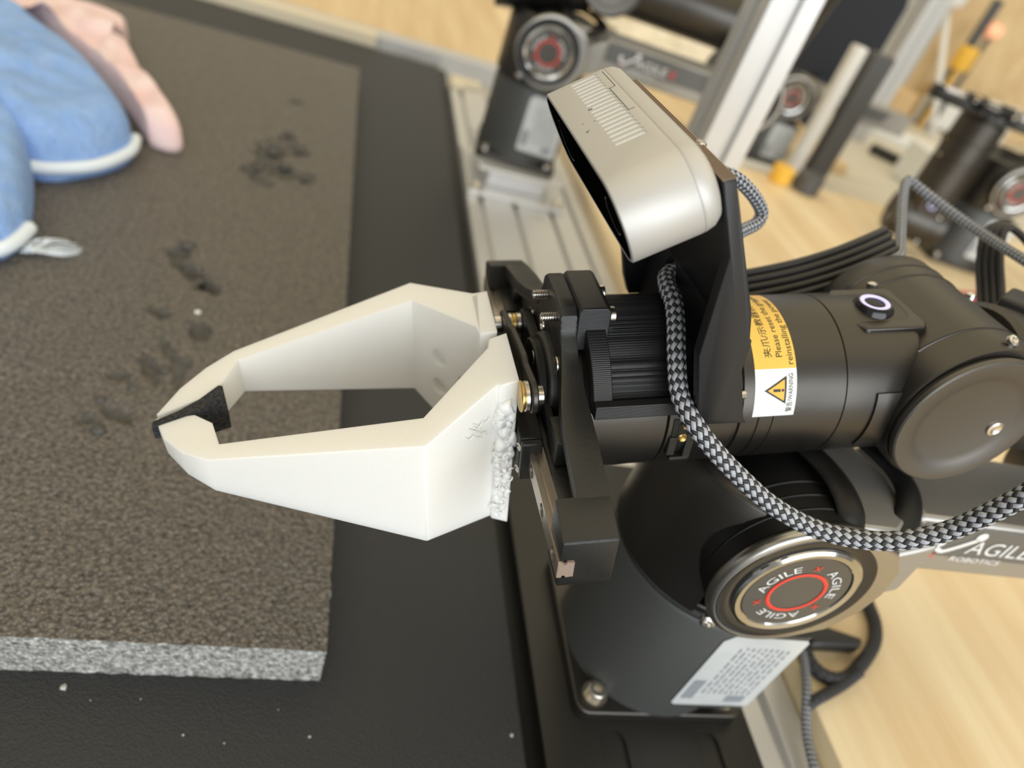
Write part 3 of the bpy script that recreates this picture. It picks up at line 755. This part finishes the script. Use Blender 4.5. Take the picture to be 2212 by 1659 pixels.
# fingers: right prisms whose height tapers towards the tip; half-profile (a, |b|) with top/bottom height
def ctop(a): return 17 + .25 * (a + 137)
def cbot(a):
    if a > -137: return -24.6 - (a + 137) * .55
    if a > -200: return -24.6 + (-137 - a) * .185
    return -12.9 + (-200 - a) * .16
def finger_bm(s):
    outer = [(-224.0, 1.2), (-218.5, 13.0), (-211, 22.0), (-202.0, 28.5), (-137, 46.0), (-113.6, 26.5), (-113.2, 27.5), (-107.2, 27.0)]
    if s > 0: outer[-1] = (-110.0, 27.0); outer[-2] = (-115.5, 27.8)
    inner = [(-107.2 if s < 0 else -110.0, 1.0), (-113.2 if s < 0 else -115.6, 2.0), (-114.2 if s < 0 else -116.4, 6.6), (-137, 33.2), (-199.5, 22.0), (-203.5, 10.5), (-210.2, 4.0), (-223.6, .9)]
    prof = outer + inner; n = len(prof); bm = BM()
    def sub(p):  # finer outline so the tapering faces stay true
        return p
    tv = [bm.verts.new((a, s * b, ctop(a))) for a, b in prof]; bv = [bm.verts.new((a, s * b, cbot(a))) for a, b in prof]
    m = len(outer)
    for i in range(m - 1):
        j = n - 1 - i; k = n - 2 - i
        if k < m - 0: 
            pass
    # top and bottom as quads between the outer and inner rails
    for i in range(7):
        oi, oj = i, i + 1; ii, ij = n - 1 - i, n - 2 - i
        for V in (tv, bv):
            q = [V[oi], V[oj], V[ij], V[ii]]
            try: bm.faces.new(q)
            except ValueError: pass
    for i in range(n):
        j = (i + 1) % n; bm.faces.new((tv[i], tv[j], bv[j], bv[i]))
    bmesh.ops.triangulate(bm, faces=bm.faces)
    return bm
fn_ = gpart('claw_finger', finger_bm(-1), M_white, bevel=.5); fn_['label'] = 'near white claw finger with melted plastic at its root'
ff = gpart('claw_finger', finger_bm(1), M_white); ff['label'] = 'far white claw finger with three screw hollows'
cut = BM()
dv = Vector((-0.757, -.653, 0)).normalized(); nrm = Vector((-.65, -.76, 0)).normalized()
for a, b, c, in ((-127.5, 22.3, -1.5), (-127.3, 22.1, -15.0), (-118.5, 11.7, -6.6)):
    p = Vector((a, b, c)); cyl(cut, p - nrm * -3.0, p - nrm * 3.0, 3.7, 24, r1=3.3)
boolean_cut(ff, cut)
b_ = ff.modifiers.new('bevel', 'BEVEL'); b_.width = .0004; b_.segments = 1; b_.limit_method = 'ANGLE'; b_.angle_limit = R(50)
bm = BM(); p = Vector((-118.5, 11.7, -6.6)) - nrm * 2.8; lathe(bm, p, nrm, [(0, 2.7), (.8, 2.5), (.6, 1.2), (0, 1)], 16); build('screw', bm, M_steel, ff)
# felt pad between the tips
bm = BM(); pr = [(-224.2, -1.6), (-216, 1.4), (-210.0, 3.2), (-205.2, 7.8), (-203.2, 7.2), (-205.5, -1.5), (-208.0, -4.2), (-216, -1.2), (-223.8, -3.6)]
pr = [(-224.4, -2.6), (-216.5, -.2), (-210.0, 3.6), (-204.6, 8.8), (-203.0, 8.0), (-201.6, 2.0), (-206.5, -1.2), (-210.5, -3.4), (-217, -4.4), (-224.0, -5.6)]
pv = [(a, b) for a, b in pr]
tvv = [bm.verts.new((a, b, ctop(a) + .3)) for a, b in pv]; bvv = [bm.verts.new((a, b, cbot(a) - .3)) for a, b in pv]
bm.faces.new(tvv); bm.faces.new(bvv)
for i in range(len(pv)): bm.faces.new((tvv[i], tvv[(i + 1) % len(pv)], bvv[(i + 1) % len(pv)], bvv[i]))
gpart('felt_pad', bm, M_felt, sharp=40)
# melted plastic on the near finger's root: lumps, beads and stray strings
bm = BM(); random.seed(11)
for i in range(46):
    t = i / 45.0; c_ = 14 - 50 * t; a_ = -110.3 + random.uniform(-2.6, 2.2)
    lump(bm, (a_, -27.2 + random.uniform(-.3, .3), c_), random.uniform(1.3, 2.5) if i < 20 else random.uniform(.7, 1.5), i * 1.7, 1.3, 2)
for i in range(20):
    c_ = random.uniform(-34, 6); a_ = random.uniform(-113, -107.5); r_ = random.uniform(.7, 1.7); ph = random.uniform(0, 6.28)
    tube(bm, [(a_ + r_ * math.cos(ph + k * .8), -28.4 - .35 * math.sin(k), c_ + 1.3 * r_ * math.sin(ph + k * .8)) for k in range(random.randint(3, 7))], random.uniform(.2, .34), 6, 4)
for i in range(9):
    c_ = 11 + random.uniform(-3, 3); a_ = -121 + random.uniform(-4, 2)
    b_s = -33 - (-121 - a_) * -.8
    tube(bm, [(a_, -33.2 + (a_ + 121) * .82, c_), (a_ + 1.5, -32.4 + (a_ + 121) * .82, c_ - 1.5), (a_ + 3, -31.2 + (a_ + 121) * .82, c_ - random.uniform(0, 4))], .22, 5, 3)
gb = build('melted_plastic', bm, M_glue, fn_, sharp=180); gb['kind'] = 'stuff'; gb['label'] = 'stringy melted white plastic blobs'
# gripper motor drum behind the bracket
bm = BM(); lathe(bm, (0, 0, 0), (1, 0, 0), [(-87.2, 0), (-87.2, 24), (-83.6, 24), (-83.4, 29.4), (-83, 29.9), (-56.6, 29.9), (-56.2, 29.6), (-56.2, 0)], 80, u=(0, 1, 0)); gpart('motor_drum', bm, M_anod)

# ------------------------------------------------------------------ printed camera mount
mt = gp('camera_mount', G4 @ Matrix.Translation((-.06, 0, .03))); MI = Matrix.Translation((.06, 0, -.03))
tag(mt, 'black printed camera mount clamped round the wrist with steel screws', 'bracket')
def mpart(name, bm, m, parent=None, **k): return build(name, bm, m, parent or mt, local=MI if parent is None else None, **k)
def arcpts(r, t0, t1, n=24): return [(r * math.cos(R(t0 + (t1 - t0) * k / n)), r * math.sin(R(t0 + (t1 - t0) * k / n))) for k in range(n + 1)]
bm = BM()
def shell(r0, r1, t0, t1, lo, hi):
    prism_strip(arcpts(r1, t0, t1), arcpts(r0, t0, t1), lo, hi)
def prism_strip(o_, i_, lo, hi):
    n = len(o_)
    V = {}
    for tagk, pts in (('o', o_), ('i', i_)):
        for x in (lo, hi): V[tagk, x] = [bm.verts.new((x, b, c)) for b, c in pts]
    for k in range(n - 1):
        bm.faces.new((V['o', lo][k], V['o', lo][k + 1], V['o', hi][k + 1], V['o', hi][k]))
        bm.faces.new((V['i', lo][k], V['i', hi][k], V['i', hi][k + 1], V['i', lo][k + 1]))
        for x in (lo, hi): bm.faces.new((V['o', x][k], V['i', x][k], V['i', x][k + 1], V['o', x][k + 1]))
    for k in (0, n - 1): bm.faces.new((V['o', lo][k], V['o', hi][k], V['i', hi][k], V['i', lo][k]))
shell(30.2, 31.6, 23, 157, -83.5, -34)             # thin recessed skin with print ribs
shell(30.2, 34.4, 21, 159, -83.5, -77)            # front ring
shell(30.2, 34.0, 21, 159, -41, -34)              # rear ring
for s in (-1, 1): box(bm, -83.5, -34, min(s * 30, s * 33.4), max(s * 30, s * 33.4), 11.8, 16.8)
cl = mpart('clamp_collar', bm, M_print, bevel=.35)
# fine raised print ridges on the recessed skin
bm = BM()
for k in range(64):
    t = 58 + 96 * k / 63
    if abs(t - 90) < 14 and False: continue
    p = (31.75 * math.cos(R(t)), 31.75 * math.sin(R(t)))
    sweep(bm, [Vector((-76.8, *p)), Vector((-41.2, *p))], [((1, 0, 0) and Vector((1, 0, 0)), Vector((0, math.cos(R(t)), math.sin(R(t)))), Vector((0, -math.sin(R(t)), math.cos(R(t)))))] * 2, [(-.25, -.24), (.12, -.1), (.12, .1), (-.25, .24)])
rb = build('print_ridges', bm, M_print, cl); rb['kind'] = 'stuff'
# ear block with the L-shaped foot
bm = BM(); prism(bm, [(-86.6, 24), (-86.6, 38.6), (-85.4, 40), (-77, 40), (-75.6, 38.8), (-75.6, 26.5), (-78.2, 26.5), (-78.2, 30.5), (-80.5, 30.5), (-80.5, 24)], 1, -12.4, 12.4)
eb = mpart('ear_block', bm, M_print, bevel=.5)
for s in (-7, 7):
    bm = BM(); lathe(bm, (-75.7, s, 34), (1, 0, 0), [(0, 0), (0, 2.7), (2.6, 2.75), (3.0, 2.4), (3.0, 1.3), (1.4, 1.2), (1.4, 0)], 24)
    sc = build('clamp_screw', bm, M_steel, mt, local=MI)
    prof = [(0, 0), (0, 1.2)]
    for k in range(10): prof += [(.2 + k * .8, 1.2), (.45 + k * .8, 1.62), (.65 + k * .8, 1.62), (.9 + k * .8, 1.2)]
    prof += [(9, 1.45), (20.5, 1.45), (20.5, 0)]
    bm = BM(); lathe(bm, (-97.6, s, 34), (1, 0, 0), prof, 18); build('thread', bm, M_steel, sc)
# leaning back plate with side ribs
bm = BM()
prism(bm, [(-61.3, 94.3), (-64.7, 93.5), (-50.5, 54), (-47.5, 44), (-43.5, 44), (-46.0, 55)], 1, -41.4, 41.4)
lowp = [(-41.4, 46), (-41.4, 16), (-33.5, 12)] + [(b, c) for b, c in reversed(arcpts(31.4, 22, 158, 20))] + [(33.5, 12), (41.4, 16), (41.4, 46)]
prism(bm, [(b, c) for b, c in lowp], 0, -47.3, -43.3)
rib = [(-61.3, 94.3), (-64.7, 93.5), (-57.5, 73), (-58.4, 41), (-54.2, 22), (-51.5, 14.5), (-36, 14), (-37.5, 16), (-45, 40), (-49.3, 60)]
prism(bm, rib, 1, -41.4, -37.2); prism(bm, rib, 1, 37.2, 41.4)
bp = mpart('back_plate', bm, M_plate, bevel=.35)
cut = BM(); cyl(cut, (-60, 13.5, 38.2), (-35, 13.5, 38.2), 5.0, 24); boolean_cut(bp, cut)
b_ = bp.modifiers.new('bevel', 'BEVEL'); b_.width = .00035; b_.segments = 2; b_.limit_method = 'ANGLE'; b_.angle_limit = R(40)
# laminated print layers along the top edge
for k in range(6):
    bm = BM(); a_ = -64.6 + k * .60; c_ = 93.5 + k * .14; box(bm, a_, a_ + .24, -41.3, 41.3, c_, c_ + .42)
    build('layer_line', bm, M_edge, bp)
bm = BM(); lathe(bm, (-61.4, -17.5, 93.8), (.3, 0, 1), [(0, 1.7), (.9, 1.6), (1.2, .9), (1.0, 0)], 14); build('knurled_nut', bm, M_rail, bp)

# ------------------------------------------------------------------ depth camera
TILT = R(25)
e1 = Vector((math.cos(TILT), 0, math.sin(TILT))); e3 = Vector((-math.sin(TILT), 0, math.cos(TILT)))
F0 = Vector((-87.4, 0, 80.0))
D4 = G4 @ Matrix.Translation(F0 * MM) @ Matrix((e1, Vector((0, 1, 0)), e3)).transposed().to_4x4()   # x: depth to the back, y: long axis, z: up
dc = gp('depth_camera', D4); tag(dc, 'silver pill-shaped depth camera with vent slots on the black mount', 'camera')
LH, HH = 45.0, 12.0
def stad(inset=0.0, n=18):
    r = HH - inset; pts = []
    for k in range(n + 1): a = -math.pi / 2 + math.pi * k / n; pts.append((LH - HH + r * math.cos(a), r * math.sin(a)))
    for k in range(n + 1): a = math.pi / 2 + math.pi * k / n; pts.append((-(LH - HH) + r * math.cos(a), r * math.sin(a)))
    return pts
def stack(bm, secs, cap0=True, cap1=True):
    rings = [[bm.verts.new((x, y, z)) for y, z in stad(i)] for x, i in secs]; n = len(rings[0])
    for A, B in zip(rings, rings[1:]):
        for k in range(n): bm.faces.new((A[k], A[(k + 1) % n], B[(k + 1) % n], B[k]))
    if cap0: bm.faces.new(rings[0])
    if cap1: bm.faces.new(rings[-1])
bm = BM(); stack(bm, [(0, .55), (.3, .1), (.8, 0), (19.2, 0), (19.45, .15)])
hs = build('housing', bm, M_silver, dc)
cut = BM()
stack(cut, [(-3, .9), (.6, .9)])
NS = 19
for k in range(NS):
    y = 32.6 - k * 2.85
    for q in (0, 1): pass
    prism(cut, [(8.0 + .75 * (1 - math.sin(R(a))) - .75 + (0), y + .85 * math.cos(R(a))) for a in ()] or
          [(7.6 + .9 - .9 * math.sin(R(a)), y + .9 * math.cos(R(a))) for a in range(0, 181, 30)] + [(15.6 + .9 * math.sin(R(a)), y - .9 * math.cos(R(a))) for a in range(0, 181, 30)], 2, HH - 1.3, HH + 3)
boolean_cut(hs, cut)
for k in range(NS):
    y = 32.6 - k * 2.85
    bm = BM(); prism(bm, [(8.5 - .85 * math.sin(R(a)) , y + .87 * math.cos(R(a))) for a in range(0, 181, 30)] + [(15.7 + .80 * math.sin(R(a)), y - .87 * math.cos(R(a))) for a in range(0, 181, 30)], 2, HH - 1.4, HH - .30)
    build('lit_slot_insert', bm, M_slot, hs)  # pale insert painted as the lit inside of the slot
bm = BM(); stack(bm, [(19.45, .3), (19.6, .12), (20.2, .05), (22.6, .6), (24.4, 2.0), (25.2, 4.2), (25.4, 6)]); build('back_cover', bm, M_silver, dc)
bm = BM(); stack(bm, [(.15, 1.0), (.62, .95)]); fg = build('front_glass', bm, M_glass, dc)
for y, r in ((24, 7.5), (-31, 6.0)):
    bm = BM(); lathe(bm, (.2, y, 0), (-1, 0, 0), [(-.3, r), (-.12, r - .4), (.06, r - .8), (-.1, r * .5), (.0, 0)], 28); build('lens', bm, M_lens, fg)
# clip seam on the top: fine dark lines and a pin hole
bm = BM(); box(bm, 18.4, 18.58, 18, 33, HH - .02, HH + .04); box(bm, 16.6, 16.78, -2, 18, HH - .02, HH + .04); box(bm, 16.6, 18.5, 17.9, 18.1, HH - .02, HH + .05); box(bm, 16.7, 18.5, -2.1, -1.9, HH - .02, HH + .05)
build('seam_clip', bm, M_dark, hs)
bm = BM(); random.seed(4)
for i in range(7):
    x = random.uniform(2.5, 8); y = -2 + random.uniform(-7, 6) + x
    box(bm, x, x + random.uniform(.4, 1.6), y, y + .22, HH - .02, HH + .03)
build('scuff_mark', bm, M_dark, hs)

# ------------------------------------------------------------------ cables
def braided(name, pts, r, label, cat='cable', strands=8, step=.16, fine=True, light=None):
    if not fine: step = .26
    root_ = empty(name, loc=Vector(pts[0]) * MM); tag(root_, label, cat); inv = Matrix.Translation(-Vector(pts[0]) * MM)
    P = smooth_path(pts, 12)
    bm = BM(); Q = resample(P, r * .5); F = frames(Q, (0, 0, 1)); sweep(bm, Q, F, circ(r * .86, 14)); build('core', bm, M_braid_d, root_, local=inv, sharp=180)
    # two families of interlaced strands; over/under weave changes the radius
    st = step * r; Q = resample(P, st); F = frames(Q, (0, 0, 1))
    om = 0.72 / r                                   # helix rate; both families cross where strands*om*s = n*pi
    for fam, m, nm in ((1, light or M_braid_l, 'light_strand'), (-1, M_braid_d, 'dark_strand')):
        bm = BM()
        for k in range(strands):
            C_, FF = [], []
            for i, (q, (t, u, v)) in enumerate(zip(Q, F)):
                s = i * st; a = fam * om * s + 2 * math.pi * k / strands
                rr = r * (.93 + .075 * math.cos(strands * om * s) * fam)
                n_ = u * math.cos(a) + v * math.sin(a); tn = -u * math.sin(a) + v * math.cos(a)
                d_ = (t + tn * fam * om * r).normalized()
                C_.append(q + n_ * rr); FF.append((d_, n_, d_.cross(n_)))
            wd = r * (.285 if fam > 0 else .26)
            sweep(bm, C_, FF, [(-.04 * r, -wd), (.05 * r, -wd * .65), (.085 * r, 0), (.05 * r, wd * .65), (-.04 * r, wd)], cap=False)
        o = build(nm, bm, m, root_, local=inv, sharp=180); o['kind'] = 'stuff'
    return root_
cab = [(121.0, 209.4, 203.4), (116.1, 207.2, 202.9), (112.6, 202.6, 202.7), (111.0, 195.5, 202.6), (110.8, 187.5, 202.0), (110.3, 178.5, 198.8), (110.0, 170.0, 194.0), (111.5, 159.8, 186.3), (115.7, 151.1, 182.3), (123.7, 145.5, 177.2), (133.6, 140.6, 172.2), (144.3, 135.8, 167.7),
       (156.3, 131.8, 164.8), (166.7, 128.1, 164.9), (176.6, 124.3, 168.1), (184.3, 120.9, 174.1), (191.7, 118.5, 182.8), (195.0, 116.3, 193.4), (196.9, 114.0, 204.8), (197.4, 112.1, 216.1)]
braided('braided_cable', cab, 2.9, 'thick grey and black braided cable hanging in a loop before the wrist')
braided('braided_cable', [(128, 236, 231), (138.8, 238.7, 230.4), (150.5, 242.4, 225.5), (160.4, 246.3, 219.3), (163.6, 247.6, 215.5), (160.5, 243.5, 213.2), (151.0, 235.6, 212.0), (139.4, 223.4, 212.9), (130, 216, 213)], 2.5, 'dark braided cable loop poking out behind the camera mount')
braided('braided_cable', [(287.9, 231.4, 228.2), (289.7, 268.0, 225.1), (284.0, 290.2, 225.5), (273.8, 305.3, 228.1), (270.2, 309.6, 229.1), (266.9, 306.6, 227.0), (258.2, 289.4, 220.9), (244.7, 263.0, 214.7), (239.3,253,212.3),(232,246,212),(226,244,209),(222,246,204),(216,248,198)], 2.2,
        'thin grey braided cable bent to a peak above the joint drum', fine=False)
def flat_cable(name, pts, label, n=6, r=1.7, up=(0, 0, 1)):
    bm = BM(); P = smooth_path(pts, 10); F = frames(P, up)
    for k in range(n):
        off = (k - (n - 1) / 2) * r * 1.9
        C_ = [p + v * off for p, (t, u, v) in zip(P, F)]
        sweep(bm, C_, F, circ(r, 10))
    o = build(name, bm, M_rubber, sharp=180); return tag(o, label, 'cable')
flat_cable('flat_cable', [(136, 236, 176), (160.3, 236, 184), (176.0, 237, 190), (192.5, 239, 197), (208.7, 243, 204), (224.1, 249, 210.5), (236.3, 255.3, 214.7)], 'black ribbed flat cable rising from the wrist to the joint drum', up=(-.2, -.6, .7))
flat_cable('flat_cable', [(292, 236, 198), (296.4, 252.2, 206.6), (297.4, 264.8, 216.2), (300.6, 275.4, 226.1), (307.3, 274.8, 229.7), (314.8, 262.5, 225.3), (316.7, 246.5, 214.5), (314, 236, 204)], 'black ribbed flat cable coiled in a loop above the elbow', n=4, up=(1, .3, 0))

braided('braided_cable', [(294, 205, 60), (289, 197, 14.5), (279.0, 181.0, 14), (271.0, 160.0, 13.2), (265.5, 141.0, 6), (262.0, 123.0, 4), (259.0, 105.0, 3)], 2.2, 'grey-blue braided cable hanging down between profile and wood table', fine=False)
cl_ = braided('braided_cable', [(322, 236, 32), (338, 226, 20), (342, 212, 14), (340, 200, 13), (331, 187, 13), (313, 173, 13), (298, 165, 13), (286, 166, 13), (280, 174, 13), (282, 186, 14), (289, 193, 16)], 3.6, 'black braided cable coiled on the pale wood near the arm base', fine=False, light=M_braid_k)
braided('braided_cable', [(306, 167, 17.5), (296, 162, 14), (284, 157, 13.2), (275, 153.5, 13.5), (268, 151, 9)], 2.8, 'short black braided cable tail lying on the wood table edge', fine=False, light=M_braid_k)
bm = BM(); pts = [(280, 192, 14), (284, 191, 14)]
prism(bm, [(281, 180), (282, 196), (291, 194), (318, 186), (315, 181), (290, 181)], 2, 10.6, 20)
cs = build('cable_clip', bm, M_rubber, bevel=2.0); tag(cs, 'black wedge-shaped cable clip inside the coiled braided cable', 'clip')

bm = BM(); box(bm, -10, 10, -8, 8, 0, 13); box(bm, 9, 22, -4, 4, 3, 10)
o = build('cable_plug', bm, M_rubber, bevel=1.5); o.matrix_world = G4 @ Matrix.Translation((.104, .010, .0095)) @ Matrix.Rotation(R(35), 4, 'Z') @ Matrix.Rotation(R(8), 4, 'Y')
tag(o, 'black cable plug resting on the forearm behind the joint drum', 'plug')

# ------------------------------------------------------------------ the other arms
def far_arm(loc, yaw, label, wrist=None):
    c = copy_tree(arm); c.location = loc; c.rotation_euler = (0, 0, R(yaw)); c['label'] = label
    if wrist is not None:
        for ch in kids(c):
            nm = ch.name.split('.')[0]
            if nm in WRIST_PARTS: ch.matrix_basis = wrist
    return c
Z_R = 0.026
far_arm((0.184, 0.772, Z_R), -9, 'far black robot arm on a raised plate beside the black table', BASE_INV @ G4)
bm = BM(); box(bm, 131, 240, 700, 820, -2.4, 3)
box(bm, 152, 216, 722, 812, 3, 22); box(bm, 138, 232, 712, 822, 22, 25.8)
rs = build('riser_block', bm, M_alu, bevel=1); tag(rs, 'silver riser block under the far robot arm', 'riser')
for x in (139, 232):
    bm = BM(); lathe(bm, (x, 708, 3), (0, 0, 1), [(0, 5.5), (4, 5.5), (5, 4.5), (2.5, 2.5), (2.5, 0)], 16); build('bolt', bm, M_steel, rs)
T3 = Matrix.Translation((0.870, 0.845, 0.0105)) @ Matrix.Rotation(R(-10), 4, 'Z')
W3 = Matrix.Translation((0.772, 0.832, 0.112)) @ Matrix(((0, .911, -.412), (0, -.412, -.911), (-1, 0, 0))).to_4x4()
third = far_arm(T3.to_translation(), -10, 'black robot arm standing upright on the wood table at the far right', T3.inverted() @ W3)
for ch in list(kids(third)):
    if ch.name.startswith(('forearm', 'warning_label')):
        for q in kids(ch): bpy.data.objects.remove(q)
        bpy.data.objects.remove(ch)
g3 = copy_tree(grip)
g3['label'] = 'bare black gripper bracket with steel rail on the upright arm at far right'
for ch in list(kids(g3)):
    if ch.name.startswith(('claw_finger', 'felt_pad')):
        for q in kids(ch): bpy.data.objects.remove(q)
        bpy.data.objects.remove(ch)
g3.matrix_world = W3 @ Matrix.Translation((-.095, 0, 0))

dist = far_arm((0.690, 1.166, -0.0195), -10, 'distant black robot arm half hidden behind the gantry post', BASE_INV @ G4)
for ch in list(kids(dist)):
    nm = ch.name.split('.')[0]
    if nm.startswith('elbow') or nm in WRIST_PARTS or nm == 'cable_sleeve':
        for q in kids(ch): bpy.data.objects.remove(q)
        bpy.data.objects.remove(ch)

# vertical gantry post
def post(name, x, y, w_, z0, z1, label, parent=None):
    bm = BM(); pts = []; g, d = 4.2, 5
    h = w_ / 2
    ring = [(-h, -h), (-g, -h), (-g, -h + d), (g, -h + d), (g, -h), (h, -h), (h, -g), (h - d, -g), (h - d, g), (h, g), (h, h), (g, h), (g, h - d), (-g, h - d), (-g, h), (-h, h), (-h, g), (-h + d, g), (-h + d, -g), (-h, -g)]
    prism(bm, [(x + a, y + b) for a, b in ring], 2, z0, z1)
    o = build(name, bm, M_alu, bevel=.8); return tag(o, label, 'post')
post('gantry_post', 298, 566, 41, 10.2, 900, 'upright silver slotted post standing behind the depth camera')

# ------------------------------------------------------------------ blurred background things
def simple(name, bm, m, label, cat, bevel=None, group=None, sharp=35):
    return tag(build(name, bm, m, bevel=bevel, sharp=sharp), label, cat, group)
wt = empty('white_table', loc=(1.2, 1.6, -.75)); tag(wt, 'pale beige table behind the gantry post with the distant arm', 'table')
IW = Matrix.Translation((-1.2, -1.6, .75))
o = rect('table_top', 470, 2600, 1040, 1217, -45, -20, M_beige, wt, bevel=1); o.matrix_basis = IW
o = rect('table_top', 935, 2600, 1222, 2600, -45, -20, M_beige, wt, bevel=1); o.matrix_basis = IW
for x, y in ((500, 1100), (2540, 1100), (960, 1240), (2540, 1240), (960, 2540), (2540, 2540)):
    o = rect('leg', x, x + 40, y, y + 40, -749, -45, M_paint, wt); o.matrix_basis = IW
post('gantry_post', 1142, 1560, 50, -19.5, 700, 'second pale slotted post behind the dark screen')
bm = BM(); prism(bm, [(-75, -150), (70, -150), (96, -60), (96, 40), (50, 190), (-75, 190)], 1, -14, 14)
bmesh.ops.rotate(bm, verts=bm.verts, cent=(0, 0, 0), matrix=Matrix.Rotation(R(-28), 3, 'Z')); bmesh.ops.translate(bm, verts=bm.verts, vec=(955, 1530, 215))
box(bm, 940, 990, 1490, 1560, -19.5, 90)
simple('screen', bm, M_navy, 'dark navy screen right of the silver gantry post', 'screen', 3)
bm = BM(); box(bm, 708, 728, 1066, 1086, -19.5, 205); box(bm, 620, 728, 1066, 1086, -19.5, 0)
simple('angle_bracket', bm, M_paint, 'white L-shaped bracket beside the distant arm', 'bracket', 2)
bm = BM(); box(bm, 742, 778, 1062, 1086, -19.5, 205)
simple('grey_stand', bm, M_grey, 'dark grey upright stand next to the white bracket', 'stand', 3)
for (x, y, z, sx, sy, sz, rz, lab) in ((1391, 1830, -19.5, 90, 80, 95, 20, 'small cardboard box below the second post'), (1400, 2010, -19.5, 110, 90, 120, 35, 'taller cardboard box behind the small one')):
    bm = BM(); box(bm, -sx / 2, sx / 2, -sy / 2, sy / 2, 0, sz); o = simple('cardboard_box', bm, M_cardb, lab, 'box', 2); o.location = (x * MM, y * MM, z * MM); o.rotation_euler = (0, 0, R(rz))
def bar(name, p, q, w_, h_, m, lab, cat):
    bm = BM(); P = [Vector(p), Vector(q)]; F = frames(P, (0, 0, 1)); sweep(bm, P, F, [(-h_ / 2, -w_ / 2), (-h_ / 2, w_ / 2), (h_ / 2, w_ / 2), (h_ / 2, -w_ / 2)])
    return simple(name, bm, m, lab, cat, 2)
bar('white_bar', (1240, 1690, -5), (1440, 1570, -5), 50, 28, M_paint, 'white bar lying diagonally on the pale table', 'bar')
bar('white_bar', (1620, 1980, 40), (2000, 2060, 40), 40, 110, M_paint, 'long white ledge under the tall wooden board', 'bar')
bm = BM(); prism(bm, [(1600, -19.5), (2300, -19.5), (2300, 620), (1600, 620)], 1, 2060, 2085)
bmesh.ops.rotate(bm, verts=bm.verts, cent=(1600, 2060, 0), matrix=Matrix.Rotation(R(10), 3, 'Z')); simple('wooden_board', bm, M_wood2, 'tall upright wooden board at the top right', 'board', 2)
bm = BM(); lump(bm, (1500, 1990, 310), 45, 3, .9); cyl(bm, (1500, 1990, 290), (1600, 1860, -19.5), 9, 10); simple('desk_lamp', bm, M_paint, 'white lamp head on a thin stem at the top right', 'lamp', sharp=180)
bm = BM(); box(bm, 1612, 1640, 1960, 1975, -19.5, 330); simple('black_stand', bm, M_grey, 'thin black stand before the wooden board', 'stand', 2)
bm = BM(); lathe(bm, (1602, 1930, 150), (0, 0, 1), [(0, 0), (0, 24), (10, 28), (55, 28), (60, 22), (60, 0)], 24); box(bm, 1598, 1606, 1926, 1934, -19.5, 152); simple('yellow_knob', bm, M_yell2, 'orange-yellow round knob on a stalk near the wooden board', 'knob')
bm = BM(); lump(bm, (1660, 1960, 262), 22, 5, .9); box(bm, 1655, 1665, 1955, 1965, -19.5, 250, 1); simple('signal_lamp', bm, [M_lamp, M_grey], 'small glowing salmon-coloured lamp at the top right', 'lamp', sharp=180)
bm = BM(); lathe(bm, (640, 975, 10.2), (0, 0, 1), [(0, 0), (0, 15), (2, 17), (24, 17), (26, 15), (26, 0)], 28); simple('tape_roll', bm, M_yell2, 'yellow tape roll at the far edge of the wood table', 'tape')
bm = BM(); lathe(bm, (682, 965, 10.2), (0, 0, 1), [(0, 0), (0, 19), (2, 21), (26, 21), (28, 19), (28, 0)], 28); simple('tape_roll', bm, M_grey, 'dark grey tape roll beside the yellow one', 'tape')
bm = BM(); tube(bm, [(1130, 1460, -8), (1160, 1430, -8), (1190, 1405, -8), (1230, 1410, -8), (1270, 1420, -8)], 11, 10); simple('black_cable', bm, M_rubber, 'thick black cord lying on the pale table', 'cord', sharp=180)
bm = BM(); box(bm, 1105, 1200, 1250, 1330, -19.5, 58); simple('white_box', bm, M_label, 'bright white box behind the upright arm', 'box', 3)
# things on the far wood table
bm = BM(); random.seed(21)
NB = 16; V = [[None] * (NB + 1) for _ in range(NB + 1)]
for i in range(NB + 1):
    for j in range(NB + 1):
        x, y = 560 + 330 * i / NB, 1640 + 300 * j / NB
        z = 4 + 75 * max(0, noise.noise(Vector((i * .33, j * .33, 2))) + .35) * math.sin(math.pi * i / NB) * math.sin(math.pi * j / NB) + random.uniform(0, 10)
        V[i][j] = bm.verts.new((x + random.uniform(-7, 7), y + random.uniform(-7, 7), z))
for i in range(NB):
    for j in range(NB): bm.faces.new((V[i][j], V[i + 1][j], V[i + 1][j + 1], V[i][j + 1]))
simple('plastic_bag', bm, M_film, 'crumpled clear plastic bag on the far wood table', 'bag', sharp=20)
bm = BM(); box(bm, 270, 360, 1690, 1760, .5, 40); simple('paper_box', bm, M_label, 'small white paper box left of the far arm', 'box', 3)
bm = BM(); box(bm, 945, 1035, 2110, 2170, -19.5, 60); ad = simple('power_adapter', bm, M_paint, 'white power adapter with blue-grey label beside the plastic bag', 'adapter', 4)
bm = BM(); box(bm, 955, 1025, 2109.3, 2110, 12, 44); build('adapter_label', bm, M_hem, ad)
# small things right of the wrist
bm = BM(); prism(bm, [(800, 690), (885, 705), (880, 735), (795, 718)], 2, 10.4, 14); simple('red_tag', bm, M_red, 'small red tag lying on the wood table behind the arm', 'tag', .5)
# room shell
bm = BM(); box(bm, -3500, 9000, 5600, 5700, -750, 2200); tag(build('wall_back', bm, M_paint), kind='structure')
bm = BM(); box(bm, 5600, 5700, -3500, 5600, -750, 2200); tag(build('wall_right', bm, M_paint), kind='structure')
